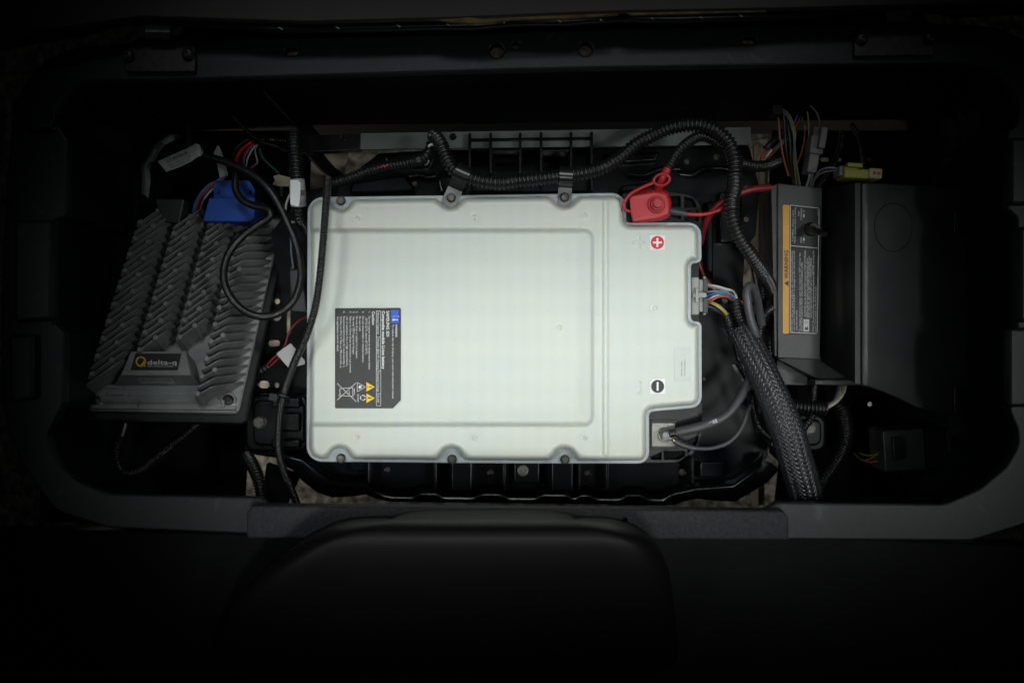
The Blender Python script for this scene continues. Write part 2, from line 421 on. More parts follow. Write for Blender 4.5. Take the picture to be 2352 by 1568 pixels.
def boxmb(c, ax, ay, az, mb=None):
    """centre and three half-axis vectors"""
    c, ax, ay, az = map(Vector, (c, ax, ay, az)); mb = mb or MB()
    v = [c + ax * i + ay * j + az * k for k in (-1, 1) for j in (-1, 1) for i in (-1, 1)]
    return mb.add(v, [(0, 1, 3, 2), (4, 6, 7, 5), (0, 4, 5, 1), (2, 3, 7, 6), (0, 2, 6, 4), (1, 5, 7, 3)])
def hexbolt(parent, px, py, zb, rw, rh, m, hh=4.0, wm=None):
    b = zlathe(px, py, zb, [(rw, 0), (rw, 1.0), (rw * .93, 1.6), (rh * .9, 1.7)], 24).build('bolt', wm or m, parent)
    zlathe(px, py, zb + 1.5, [(rh, 0), (rh, hh - .8), (rh * .9, hh), (rh * .62, hh), (rh * .55, hh - .5)], 6, phase=random.random()).build('bolt_head', m, b, smooth=False)
    return b

FONT = {}
def text_geo(s):
    if s in FONT: return FONT[s]
    cu = bpy.data.curves.new('tmp', 'FONT'); cu.body = s; cu.size = 1.0; cu.resolution_u = 2; cu.fill_mode = 'FRONT'
    ob = bpy.data.objects.new('tmp', cu); me = bpy.data.meshes.new_from_object(ob)
    v = np.array([tuple(q.co) for q in me.vertices]) if len(me.vertices) else np.zeros((0, 3))
    f = [tuple(p.vertices) for p in me.polygons]
    bpy.data.objects.remove(ob); bpy.data.curves.remove(cu); bpy.data.meshes.remove(me)
    FONT[s] = (v, f); return v, f
def textmb(mb, s, px, py, cap, rot, z=None, length=None, fn=None, bold=0.0):
    """flat lettering; start of baseline at (px,py), capital height cap, rot in degrees (counter-clockwise in the picture)"""
    v, f = text_geo(s)
    if not len(v): return
    x0, x1 = v[:, 0].min(), v[:, 0].max(); sy = cap / 0.70; sx = length / (x1 - x0) if length else sy
    a = math.radians(rot)
    fn = fn or (lambda x, y: W(x, y, z))
    shifts = [(0, 0)] if not bold else [(-bold, 0), (bold, 0), (0, bold), (0, -bold)]
    for i, (bx, by) in enumerate(shifts):
        out = []
        for q in v:
            lx = (q[0] - x0) * sx + bx; ly = q[1] * sy + by
            p = fn(px + lx * math.cos(a) - ly * math.sin(a), py - lx * math.sin(a) - ly * math.cos(a))
            out.append((p[0], p[1], p[2] + i * 0.00001))
        mb.add(out, f)
def flat(mb, pts, z, fn=None):
    fn = fn or (lambda x, y: W(x, y, z))
    mb.add([fn(x, y) for x, y in pts], [tuple(range(len(pts)))]); return mb
def line(mb, x0, y0, x1, y1, wd, z, fn=None):
    d = Vector((x1 - x0, y1 - y0)); d.normalize(); n = Vector((-d.y, d.x)) * wd / 2
    return flat(mb, [(x0 + n.x, y0 + n.y), (x1 + n.x, y1 + n.y), (x1 - n.x, y1 - n.y), (x0 - n.x, y0 - n.y)], z, fn)
def ring(mb, cx, cy, r, wd, z, n=28, fn=None, a0=0, a1=360):
    fn = fn or (lambda x, y: W(x, y, z))
    A = [math.radians(a0 + (a1 - a0) * i / n) for i in range(n + 1)]
    mb.grid([[fn(cx + (r - wd / 2) * math.cos(a), cy + (r - wd / 2) * math.sin(a)) for a in A], [fn(cx + (r + wd / 2) * math.cos(a), cy + (r + wd / 2) * math.sin(a)) for a in A]])
    return mb

# ------------------------------------------------------------------ the setting
def sdf(P, X, Y):
    P = np.array(P); d = np.full(X.shape, 1e18); inside = np.zeros(X.shape, bool)
    for i in range(len(P)):
        a = P[i - 1]; b = P[i]; e = b - a; L2 = max(e @ e, 1e-12)
        t = np.clip(((X - a[0]) * e[0] + (Y - a[1]) * e[1]) / L2, 0, 1)
        d = np.minimum(d, (X - a[0] - t * e[0]) ** 2 + (Y - a[1] - t * e[1]) ** 2)
        c = ((a[1] > Y) != (b[1] > Y)); xx = (b[0] - a[0]) * (Y - a[1]) / (b[1] - a[1] + 1e-12) + a[0]
        inside ^= c & (X < xx)
    return np.where(inside, -1, 1) * np.sqrt(d)
def ground_mat():
    m = bpy.data.materials.new('dusty_gravel_concrete'); m.use_nodes = True
    N = m.node_tree.nodes; L = m.node_tree.links; b = N['Principled BSDF']; b.inputs['Roughness'].default_value = 0.9
    tc = N.new('ShaderNodeTexCoord')
    n1 = N.new('ShaderNodeTexNoise'); n1.inputs['Scale'].default_value = 55; n1.inputs['Detail'].default_value = 8
    v = N.new('ShaderNodeTexVoronoi'); v.inputs['Scale'].default_value = 90
    L.new(tc.outputs['Object'], n1.inputs['Vector']); L.new(tc.outputs['Object'], v.inputs['Vector'])
    cr = N.new('ShaderNodeValToRGB'); e = cr.color_ramp.elements
    e[0].position = 0.36; e[0].color = (0.13, 0.105, 0.075, 1); e[1].position = 0.62; e[1].color = (0.46, 0.41, 0.32, 1)
    L.new(n1.outputs['Fac'], cr.inputs[0])
    mx = N.new('ShaderNodeMix'); mx.data_type = 'RGBA'; mx.blend_type = 'MULTIPLY'; mx.inputs[0].default_value = 0.6
    L.new(cr.outputs[0], mx.inputs[6]); L.new(v.outputs['Distance'], mx.inputs[7])
    hs = N.new('ShaderNodeHueSaturation'); hs.inputs['Saturation'].default_value = 0.55; hs.inputs['Value'].default_value = 1.3
    L.new(mx.outputs[2], hs.inputs['Color']); L.new(hs.outputs[0], b.inputs['Base Color'])
    bp = N.new('ShaderNodeBump'); bp.inputs['Distance'].default_value = 0.006; L.new(n1.outputs['Fac'], bp.inputs['Height']); L.new(bp.outputs[0], b.inputs['Normal'])
    return m
M['ground'] = ground_mat()
g = MB().add([(-4, -4, -.5), (4, -4, -.5), (4, 4, -.5), (-4, 4, -.5)], [(0, 1, 2, 3)]).build('ground', 'ground', smooth=False)
tag(g, 'pale dusty ground seen through the gaps under the compartment', kind='structure')

# rim of the seat compartment: one moulded ring with its inner walls
outer = [(215, 104), (330, 98), (588, 88), (1000, 77), (1400, 65), (1772, 58), (2050, 54), (2200, 54), (2290, 62), (2352, 90), (2430, 140), (2480, 240),
         (2500, 700), (2490, 1000), (2440, 1140), (2352, 1205), (2230, 1242), (1764, 1238), (1176, 1236), (560, 1225), (250, 1212), (130, 1175), (62, 1085), (20, 1000),
         (0, 900), (3, 650), (12, 450), (25, 280), (36, 228), (62, 180), (102, 140), (150, 116)]
inner = [(200, 188), (400, 183), (700, 175), (1176, 161), (1400, 156), (1770, 150), (2190, 146), (2240, 149), (2290, 166), (2325, 203), (2340, 240), (2336, 290),
         (2314, 300), (2314, 480), (2336, 500), (2336, 900), (2318, 940), (2336, 985), (2340, 1020), (2310, 1072), (2250, 1122), (2170, 1157), (1785, 1154), (1758, 1172), (1756, 1224),
         (1176, 1222), (622, 1213), (621, 1165), (596, 1143), (350, 1137), (250, 1133), (182, 1109), (140, 1074), (115, 1022), (110, 1000), (146, 925), (148, 765), (123, 742), (122, 505), (152, 498), (154, 320),
         (126, 282), (127, 252), (137, 228), (162, 202)]
ZR = 62
CR = lambda x, y: (70 if (y > 1010 and (x < 400 or x > 2150)) else 50 if (y < 300 and (x < 250 or x > 2180)) else 7)
inner = [(x, y, CR(x, y)) for x, y in inner]
rim_holes = [circ(1141, 117, 15.5, 24), circ(1185, 104, 8, 18), circ(1345, 113, 15.5, 24), slot(669, 119, 28, 15), slot(1722, 93, 30, 15)]
rim = plate('compartment_rim', fillet(outer, 70, 4), [fillet(inner, 7, 3)] + rim_holes, ZR, 16, 'rim', bev=2.2)
tag(rim, 'dark moulded plastic rim around the open seat compartment', kind='structure')
# inner walls, leaning slightly
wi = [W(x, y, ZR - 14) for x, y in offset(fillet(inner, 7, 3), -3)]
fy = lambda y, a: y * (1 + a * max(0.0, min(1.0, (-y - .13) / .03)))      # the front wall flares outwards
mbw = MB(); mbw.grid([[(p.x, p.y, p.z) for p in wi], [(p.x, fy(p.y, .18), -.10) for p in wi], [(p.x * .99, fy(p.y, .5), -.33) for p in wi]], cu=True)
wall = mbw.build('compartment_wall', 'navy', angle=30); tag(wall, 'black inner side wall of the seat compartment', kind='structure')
# step ledges moulded on the side walls
def ledge(pts, zt, zb, bev=4):
    o = prism(fillet(pts, 9, 3), zt, zb, bev).build('ledge', 'rim', rim); return o
ledge([(32, 505), (120, 505), (120, 735), (32, 740)], 74, 60); ledge([(60, 270), (122, 270), (122, 300), (60, 300)], 72, 60)
ledge([(20, 768), (76, 768), (76, 918), (20, 925)], 72, 60); ledge([(2320, 315), (2400, 315), (2400, 470), (2320, 470)], 72, 60)
ledge([(2342, 520), (2420, 520), (2420, 740), (2342, 740)], 72, 60); ledge([(2316, 752), (2400, 752), (2400, 935), (2316, 935)], 70, 60)
# rear bulkhead, leaning
mb = MB()
xs = [140, 400, 700, 1000, 1300, 1600, 1900, 2200]
top = [W(x, 186 - (x - 200) * .021, 46) for x in xs]; mid = [W(x, 292 - (x - 200) * .009, -72) for x in xs]
back = [p + Vector((0, .012, -.002)) for p in mid]
mb.grid([top, mid, [p + Vector((0, .004, -.01)) for p in back]])
o = mb.build('rear_bulkhead', 'wall'); tag(o, 'flat black bulkhead sheet along the back of the compartment', kind='structure')
# steel frame rail below it
r = plate('frame_rail', [(828, 306), (1725, 292), (1725, 332), (828, 343)], [circ(1040, 314, 8.5, 18)], -78, 6, 'rail', bev=.6)
tag(r, 'grey green steel rail with one round hole behind the battery tray', 'rail')
r2 = plate('crossmember', [(640, 312), (826, 309), (826, 344), (700, 350), (640, 345)], [circ(792, 318, 8, 18)], -76, 18, 'black', bev=1.0)
tag(r2, 'black steel crossmember left of the grey frame rail', 'crossmember')
r3 = prism([(1741, 330), (1757, 330), (1757, 1160), (1741, 1160)], -190, -230, 2)
o = r3.build('chassis_rail', 'beigerail'); tag(o, 'beige metal chassis rail running down behind the controller cover', 'rail')
o = prism([(715, 340), (800, 350), (790, 410), (735, 470), (712, 440)], -200, -204, .8).build('chassis_bracket', 'beigerail'); tag(o, 'tan metal chassis bracket behind the thin conduit', 'bracket')
o = prism([(1690, 330), (1764, 318), (1764, 440), (1735, 420)], -215, -219, .8).build('chassis_bracket', 'beigerail'); tag(o, 'small tan chassis bracket under the coloured wires on the right', 'bracket')
# dark floor pans left and right of the tray
o = plate('floor_pan', [(90, 1200), (120, 300), (718, 300), (718, 410), (690, 520), (610, 570), (598, 640), (575, 900), (560, 1200)], [slot(300, 380, 30, 12)], -215, 5, 'wall', bev=.5); tag(o, 'black floor of the charger side of the compartment', kind='structure')
o = plate('floor_pan', [(1775, 300), (2400, 300), (2420, 1200), (1775, 1200), (1790, 1060), (1768, 1040), (1768, 420)], [slot(1895, 366, 22, 10), slot(1927, 366, 14, 10), slot(1995, 366, 14, 8), circ(1999, 928, 6, 18)], -215, 5, 'wall', bev=.5); tag(o, 'black floor of the controller side of the compartment', kind='structure')
# slanted dark panel low on the left
o = pyr([(132, 970), (285, 960), (265, 1090), (215, 1135), (150, 1080)], -150, [(132, 968), (285, 958), (265, 1088), (215, 1133), (150, 1078)], -147).build('side_panel', 'navy'); tag(o, 'navy black side panel below the charger at lower left', kind='structure')

# behind the rim: bag well strip, folded seat board
o = prism([(420, 30), (2120, 10), (2120, 80), (420, 100)], 18, 6, 1).build('bagwell_floor', 'well'); tag(o, 'dark grey ribbed bag well panel behind the rim', kind='structure')
for i, x in enumerate([480, 543, 647, 751, 855, 960, 1063, 1168, 1281, 1388, 1496, 1606, 1716, 1829, 1942, 2060]):
    prism([(x - 2, 20), (x + 2, 20), (x + 2, 97 - x * .022), (x - 2, 97 - x * .022)], 22, 17, .6).build('rib', 'well', o)
t = empty('seat_board', W(1176, -60, 110), 'dark underside of the hinged seat board along the top edge', 'seat board')
e = []
edge = [(-80, 128), (60, 100), (180, 80), (260, 60), (330, 52), (470, 58), (620, 72), (800, 71), (1000, 66), (1090, 66), (1176, 58), (1300, 56), (1420, 48), (1560, 50), (1764, 43), (1990, 26), (2090, 18), (2200, 36), (2352, 30), (2480, 40)]
prism([(-80, -260)] + edge + [(2480, -260)], 100, 92, 3).build('trim_edge', 'black', t)
prism([(-60, -260), (-60, 95), (320, 40), (700, 52), (1020, 44), (1420, 28), (1764, 22), (2300, 8), (2460, 10), (2460, -260)], 109, 101, 2).build('board', 'board', t)
f1 = prism([(1000, 46), (1080, 40), (1110, 44), (1176, 40), (1280, 36), (1420, 31), (1420, 35), (1300, 43), (1176, 46), (1110, 54), (1040, 52)], 112, 108.5, .8).build('exposed_foam_strip', 'foam', t); f1['label'] = 'torn tan foam along the board edge'
prism([(1440, 30), (1760, 24), (1760, 27), (1450, 35)], 112, 108.5, .6).build('exposed_foam_strip', 'foam', t)
for x, y in [(645, 66), (775, 64), (915, 60), (1030, 58), (1155, 50), (1285, 49), (1383, 49), (1500, 45), (1612, 43), (1700, 36)]:
    boxmb(W(x, y, 101), (.0022, -.0016, 0), (.0003, .0004, 0), (0, 0, .0006)).build('staple', 'steel', t, smooth=False)

# hinges
def hinge(pts, b1, b2, strap, label):
    t = empty('hinge', W((pts[0][0] + pts[2][0]) / 2, pts[2][1], ZR), label, 'hinge', 'seat board hinges')
    prism(fillet(pts, 6, 4), ZR + 7, ZR + 1, 1.2).build('hinge_plate', 'bolt', t)
    for bx, by in (b1, b2):
        c = zlathe(bx, by, ZR + 7, [(15, 0), (15, 1.5), (13, 4), (9, 5.5), (4.5, 5.8), (4, 4.0)], 24).build('bolt', 'bolt', t)
        zlathe(bx, by, ZR + 11.2, [(3.6, 0), (3.6, .4)], 6).build('socket', 'labelblack', c, smooth=False)
    x0, x1, y0, y1 = strap
    k = MB().grid([[W(x0, y1, ZR + 8), W(x1, y1, ZR + 8)], [W(x0, (y0 + y1) / 2, ZR + 24), W(x1, (y0 + y1) / 2, ZR + 24)], [W(x0, y0, ZR + 30), W(x1, y0, ZR + 30)], [W(x0, y0 - 50, ZR + 32), W(x1, y0 - 50, ZR + 32)],
                   [W(x0, y0 - 50, ZR + 28), W(x1, y0 - 50, ZR + 28)], [W(x0, y1, ZR + 4), W(x1, y1, ZR + 4)]], cv=True)
    k.build('strap', 'steel', t, angle=50)
hinge([(318, 84), (425, 80), (448, 110), (449, 165), (287, 166), (287, 120), (300, 100)], (296, 130), (433, 126), (334, 390, 74, 96), 'black steel hinge at the left end of the back rim')
hinge([(1995, 36), (2120, 32), (2146, 70), (2146, 128), (1962, 130), (1962, 90)], (1978, 91), (2134, 89), (2036, 2094, 30, 58), 'black steel hinge at the right end of the back rim')

# front sill: textured vinyl strip and the seat in the foreground
mb = prism(fillet([(578, 1160), (1176, 1166), (1800, 1172), (1812, 1190), (1812, 1240), (566, 1236), (566, 1178)], 8, 4), 84, 66, 4)
o = mb.build('sill_strip', 'carpet'); tag(o, 'charcoal pebble textured strip along the front of the compartment', 'sill strip')
for x, y in [(925, 1183), (1436, 1193)]:
    zlathe(x, y, 83.6, [(9, 0), (9, .8), (6, 1.2), (5, .4)], 16).build('rivet', 'carpet', o)
o = prism([(-300, 1225), (-100, 1212), (300, 1216), (566, 1222), (1812, 1226), (2352, 1248), (2700, 1240), (2700, 2200), (-300, 2200)], 30, 10, 4).build('footwell_front', 'wall')
tag(o, 'black front panel in the shade below the seat', kind='structure')
# seat cushion in the foreground, strongly rounded
ys_ = [1192, 1193, 1196, 1200, 1206, 1214, 1224, 1238, 1256, 1280, 1310, 1350, 1400, 1460, 1530, 1620, 1750, 1900]
rows = []
for y in ys_:
    xl = float(np.interp(y, [1192, 1195, 1200, 1209, 1244, 1318, 1420, 1568, 1900], [900, 850, 806, 764, 690, 590, 500, 460, 440]))
    xr = float(np.interp(y, [1192, 1195, 1200, 1209, 1230, 1262, 1320, 1420, 1568, 1900], [1320, 1372, 1408, 1440, 1488, 1518, 1540, 1552, 1564, 1578]))
    row = []
    for k in range(41):
        e_ = (1 - math.cos(math.pi * k / 40)) / 2; x = xl + (xr - xl) * e_
        dx = min(x - xl, xr - x); dy = y - 1192
        roll = 42 * (1 - math.sqrt(max(0, 1 - (1 - min(dx / 95, 1)) ** 2))) + 34 * (1 - math.sqrt(max(0, 1 - (1 - min(dy / 46, 1)) ** 2)))
        row.append(W(x, y, 175 - roll - .0011 * dy * dy * (1 if y < 1620 else 1 - (y - 1620) / 900)))
    rows.append([row[0] + Vector((0, 0, -.06))] + row + [row[-1] + Vector((0, 0, -.06))])
rows.insert(0, [p + Vector((0, 0, -.06)) for p in rows[0]])
o = MB().grid(rows).build('seat_cushion', 'seat', angle=80); tag(o, 'rounded black vinyl seat edge out of focus in the foreground', 'seat')

# ------------------------------------------------------------------ battery pack
bat = empty('battery_pack', W(1150, 760, -120), 'large cream lithium battery pack with a recessed lid', 'battery')
FL = [(706, 452.5, 36), (1070, 448), (1438, 442.5, 34), (1438.5, 511, 9), (1611, 510, 30), (1612, 603, 20), (1587.5, 605, 9), (1587.5, 737, 9), (1612, 738, 26), (1612.5, 935, 27), (1491, 945.5, 11), (1491.5, 1064.5, 26), (1176, 1064), (703.5, 1060, 36)]
ZF = -21.0
flp = fillet(FL, 6, 7)
prism(flp, ZF, ZF - 6, 1.2, 3).build('flange', 'flange', bat)
# lid as a moulded height field
def sst(a, b, x): t = np.clip((x - a) / (b - a), 0, 1); return t * t * (3 - 2 * t)
def smax(a, b, k): h = np.clip(0.5 + 0.5 * (a - b) / k, 0, 1); return b + (a - b) * h + k * h * (1 - h)
STEP = 2.0
gx = np.arange(700, 1618, STEP); gy = np.arange(438, 1070, STEP)
X, Y = np.meshgrid(gx, gy)
lidp = offset(flp, 6.5)
d = sdf(lidp, X, Y)
NOT = [(783, 459, 22), (1034, 452, 24.5), (1296, 448, 25.5), (781, 1052, 23), (1037, 1053, 24.5), (1296, 1054, 24)]
for cx, cy, rr in NOT:
    d = smax(d, rr - np.hypot(X - cx, Y - cy), 16)
tq = np.clip((d + 15) / 15.5, 0, 1); hgt = -26 * (1 - np.sqrt(np.clip(1 - tq ** 2.4, 0, 1)))
hgt = np.where(d > 0.5, -26, hgt)
# recessed panel
dr = sdf(rect(600, 525, 1364, 979, 24, 8), X, Y)
hgt += -3.4 * (1 - sst(-9, 3.5, dr)) - 4.6 * (1 - sst(-46, 2, X - 1364)) * (1 - sst(-14, 3.5, dr)) - 0.8 * (1 - sst(-40, 3.5, dr))
# ridge and step on the right
yb = sst(446, 466, Y) * (1 - sst(1036, 1056, Y))
hgt += 2.4 * np.exp(-((X - 1391) / 6.5) ** 2) * yb - 0.7 * np.exp(-((X - 1383) / 2.2) ** 2) * yb - 0.6 * sst(1392, 1404, X)
# slightly sagging panel
hgt += -1.3 * np.exp(-((X - 1000) / 260) ** 2 - ((Y - 760) / 170) ** 2)
for cx, cy in [(821, 502.5), (1090, 498.5), (1343, 495), (1284.5, 752), (1504, 708), (820.5, 1003.5), (1089.5, 1005), (1343.5, 1005.5)]:
    q = np.hypot(X - cx, Y - cy)
    hgt += -1.7 * np.exp(-(q / 4.6) ** 2) + .45 * np.exp(-((q - 8) / 2.4) ** 2)
plus = np.minimum(np.maximum(abs(X - 1468) - 13.5, abs(Y - 557) - 3), np.maximum(abs(X - 1468) - 3, abs(Y - 557) - 13.5))
hgt += -1.1 * (1 - sst(-1.5, 1.5, plus))
mn = np.maximum(abs(X - 1469) - 3, abs(Y - 889) - 13)
hgt += -1.1 * (1 - sst(-1.5, 1.5, mn))
keep = d < 6
idx = -np.ones(X.shape, int); vs = []
def LZ(x, y):   # lid height at a plan point
    i = int(round((y - gy[0]) / STEP)); j = int(round((x - gx[0]) / STEP)); return hgt[i, j]
ii, jj = np.nonzero(keep)
for n, (i, j) in enumerate(zip(ii, jj)):
    idx[i, j] = n
kk = (HC - hgt * .001) / HC
VX = ((X - 1176) * S * kk)[keep]; VY = ((784 - Y) * S * kk)[keep]; VZ = (hgt * .001)[keep]
fs = []
a = idx[:-1, :-1]; b = idx[:-1, 1:]; c = idx[1:, 1:]; e = idx[1:, :-1]
ok = (a >= 0) & (b >= 0) & (c >= 0) & (e >= 0)
fs = np.stack([a[ok], e[ok], c[ok], b[ok]], 1).tolist()
lm = MB(); lm.v = np.stack([VX, VY, VZ], 1).tolist(); lm.f = [tuple(q) for q in fs]
lid = lm.build('lid', 'lid', bat, angle=80)

# black lower housing and terminal bays
house = [(712, 462), (1440, 455), (1606, 520), (1606, 1000), (1480, 1056), (712, 1052)]
prism(fillet(house, 20, 4), -26.8, -118, 1).build('housing', 'black', bat)
bayo = fillet([(1430, 443, 4), (1540, 440, 10), (1612, 452, 62), (1614, 560, 4), (1430, 560, 4)], 4, 10)
bay = plate('terminal_bay', bayo, [fillet([(1478, 450), (1563, 450), (1563, 475), (1478, 475)], 2), fillet([(1572, 451, 2), (1592, 456, 12), (1604, 477, 4), (1572, 477, 2)], 2), fillet([(1572, 484), (1605, 484), (1605, 508), (1572, 508)], 2), fillet([(1545, 482), (1564, 482), (1564, 508), (1545, 508)], 2)], -30, 20, 'black', bat, bev=.8)
bayo = fillet([(1440, 930, 2), (1613, 925, 2), (1613, 1010, 60), (1560, 1063, 40), (1440, 1063, 2)], 4, 10)
bay2 = plate('terminal_bay', bayo, [fillet([(1561, 967), (1576, 967), (1576, 1000), (1561, 1000)], 2), fillet([(1580, 967), (1606, 967), (1606, 996), (1580, 996)], 2), fillet([(1580, 1002), (1605, 1002), (1603, 1018), (1588, 1043), (1580, 1046)], 2),
     fillet([(1495, 1036), (1520, 1036), (1520, 1055), (1495, 1055)], 2), fillet([(1525, 1036), (1574, 1036), (1574, 1045), (1560, 1055), (1525, 1055)], 2)], -30, 20, 'black', bat, bev=.8)
prism([(1494, 963), (1556, 963), (1556, 1031), (1494, 1031)], -26, -34, .8).build('terminal_frame', 'black', bat)
tp = prism(rect(1497, 971, 1551, 1025, 1), -24.2, -30, .5).build('terminal_plate', 'plate', bat); tp['label'] = 'square tinned negative terminal plate'
for x, y, r_ in [(1593, 947, 7.5), (1508, 952, 4.5)]:
    zlathe(x, y, -30.4, [(r_, 0), (r_, .9), (r_ * .85, 1.1)], 18).build('boss', 'black', bat)
st = zlathe(1527, 998, -24, [(17, 0), (17, 1.4), (15.5, 2.2), (10, 2.4)], 28).build('washer', 'steel', bat)
zlathe(1527, 998, -21.6, [(13.5, 0), (13.5, 4.4), (11.5, 6.0), (8, 6.0)], 6, phase=.3).build('nut', 'steel', st, smooth=False)
zlathe(1527, 998, -16, [(8.2, 0), (8.2, 5.6), (7.4, 6.4), (5.4, 6.6), (5.0, 6.0)], 20).build('stud', 'steel', st)
prism(rect(1570, 640, 1592, 720, 3), -27, -60, 1).build('socket', 'plug', bat)
for x, y in [(783.5, 461.5), (1036.5, 454.5), (1297, 453.5), (783.5, 1052), (1038.5, 1054), (1297.5, 1054.5)]:
    hexbolt(bat, x, y, ZF + (2.2 if 1000 < x and y < 500 else 0), 11, 8.8, 'bolthead', 5.0, wm='bolt')

# stickers and printed label
LIDF = lambda dz: (lambda x, y: W(x, y, LZ(x, y) + dz))
def flatlabel(name, outline, dz, m, parent, z=None, th=.25):
    cx = sum(p[0] for p in outline) / len(outline); cy = sum(p[1] for p in outline) / len(outline)
    z = LZ(cx, cy) + dz if z is None else z
    return prism(outline, z, z - th - .3, .05, 1).build(name, m, parent), z
s1, z1 = flatlabel('plus_sticker', rect(1492.5, 540, 1527.5, 574, 2), .5, 'sticker', bat)
flat(MB(), circ(1510, 557, 15.2, 40), z1 + .12).build('red_disc', 'redprint', s1, smooth=False)
m_ = MB(); line(m_, 1499.5, 557, 1520.5, 557, 4.6, z1 + .24); line(m_, 1510, 546.5, 1510, 567.5, 4.6, z1 + .245); m_.build('plus_mark', 'sticker', s1, smooth=False)
s2, z2 = flatlabel('minus_sticker', [(1499, 870), (1528, 870), (1528, 904), (1493, 904), (1493, 877)], .5, 'sticker', bat)
flat(MB(), circ(1510.5, 887, 15.0, 40), z2 + .12).build('black_disc', 'print', s2, smooth=False)
m_ = MB(); line(m_, 1510.5, 877, 1510.5, 897, 4.4, z2 + .24); m_.build('minus_mark', 'sticker', s2, smooth=False)
s3, z3 = flatlabel('serial_label', rect(1549, 797, 1586, 876, 1), .35, 'clear', bat, th=.1); s3['label'] = 'clear film label with grey serial numbers'
for t_, x_, l_ in [('695788.104821.', 1567.5, 36), ('SV33AM7280267', 1574.5, 38)]:
    m_ = MB(); textmb(m_, t_, x_, 863.5, 3.4, 90, z3 + .1, l_); m_.build('lettering', 'greyprint', s3, smooth=False)

# caution label: text runs down the picture
lp = fillet([(769.5, 707.5, 3), (920.5, 707, 3), (920.5, 918.5, 0), (902.5, 937.5, 0), (769.5, 937.5, 3)], 3, 4)
zl = max(LZ(780, 715), LZ(910, 930), LZ(910, 715), LZ(780, 930)) + .35
cl = prism(lp, zl, zl - 2.2, .05, 1).build('caution_label', 'labelgrey', bat); cl['label'] = 'charcoal caution label printed in white'
zt = zl + .12
Z = lambda zx, zy: (746.5 + zx * .16845, 689 + zy * .16845)
m_ = MB()
def ln(s, bx, y0, y1, cap, bold=0): 
    x, y = Z(bx, y0); textmb(m_, s, x, y, cap * .16845, -90, zt, (y1 - y0) * .16845, bold=bold)
ln('WARNING', 960, 330, 502, 26, .12); ln('To reduce the risk of injury, user must read instruction manual', 915, 332, 1338, 26)
ln('SAMSUNG SDI', 838, 150, 496, 38, .22); ln('Composite module Li-ion battery', 778, 150, 938, 38, .28)
ln('Minimum Capacity', 712, 165, 465, 28); ln('54.66Ah @56.7V Charging', 712, 520, 945, 28); ln('Nominal Voltage', 712, 980, 1250, 28); ln('50.34V', 712, 1292, 1402, 28)
ln('Caution', 642, 155, 337, 36, .2)
for t_, bx, y0, y1 in [('1.', 594, 158, 176), ('Do not expose battery to temperature below', 594, 222, 945), ('-30\u00b0C(-22\u00b0F), above 60\u00b0C(140\u00b0F).', 552, 235, 742), ('2.', 508, 155, 180), ('Do not disassemble or mistreat battery.', 508, 222, 852),
       ('Do not crush.', 465, 222, 430), ('3.', 422, 155, 180), ('Do not drop or subject it to impact.', 422, 222, 795), ('4.', 378, 155, 180), ('Use only OEM approved charger.', 378, 222, 745), ('5.', 335, 155, 180), ('Failure to follow those instructions may present', 335, 222, 988),
       ('risk of explosion, fire or high temperatures.', 290, 222, 905), ('6.', 248, 155, 180), ('Recommended torque for stud assembly is', 248, 222, 912), ('24.5Nm on M12, 9.1Nm on M8 and refer to', 205, 222, 925), ('the application note for detail.', 163, 222, 700)]:
    ln(t_, bx, y0, y1, 26)
m_.build('lettering', 'whiteprint', cl, smooth=False)
m_ = MB(); ln('Li-ion', 442, 1285, 1385, 24, .12); m_.build('chemistry_mark', 'whiteprint', cl, smooth=False)
m_ = MB()
def zl_(x0, y0, x1, y1, wd=4): a_ = Z(x0, y0); b_ = Z(x1, y1); line(m_, *a_, *b_, wd * .16845, zt)
for x0, y0, x1, y1 in [(700, 148, 760, 148), (700, 1440, 760, 1440), (700, 148, 700, 1440), (760, 148, 760, 1440), (700, 506, 760, 506), (700, 962, 760, 962), (700, 1276, 760, 1276)]: zl_(x0, y0, x1, y1, 5)
# flame triangle, bin, recycling arrows
for a_, b_ in [((440, 1122), (440, 1248)), ((440, 1248), (550, 1185)), ((550, 1185), (440, 1122))]: zl_(*a_, *b_, 6)
flat(m_, [Z(*q) for q in [(458, 1175), (470, 1160), (480, 1168), (500, 1160), (492, 1180), (505, 1192), (480, 1205), (466, 1208), (458, 1196)]], zt)
for a_, b_ in [((165, 1135), (425, 1383)), ((165, 1362), (425, 1125)), ((200, 1205), (205, 1285)), ((200, 1208), (385, 1190)), ((215, 1300), (390, 1312)), ((380, 1190), (380, 1312)), ((400, 1205), (400, 1290)), ((330, 1240), (330, 1280))]: zl_(*a_, *b_, 7)
ring(m_, *Z(205, 1296), 2.6, .9, zt)
for k in range(3): ring(m_, *Z(517, 1330), 5.6, 1.9, zt, 8, a0=k * 120 + 10, a1=k * 120 + 105)
m_.build('symbols', 'whiteprint', cl, smooth=False)
m_ = MB(); flat(m_, [Z(*q) for q in [(565, 1117), (678, 1182), (565, 1247)]], zt); m_.build('warning_triangle', 'yellowprint', cl, smooth=False)
m_ = MB(); flat(m_, [Z(*q) for q in [(565, 1270), (678, 1336), (565, 1402)]], zt); m_.build('warning_triangle', 'yellowprint', cl, smooth=False)
m_ = MB(); line(m_, *Z(598, 1182), *Z(640, 1182), 1.9, zt + .12); flat(m_, circ(*Z(580, 1182), 1.0, 12), zt + .12)
flat(m_, [Z(*q) for q in [(575, 1330), (610, 1320), (612, 1332), (650, 1330), (612, 1350), (610, 1338), (590, 1342)]], zt + .12); m_.build('triangle_marks', 'print', cl, smooth=False)
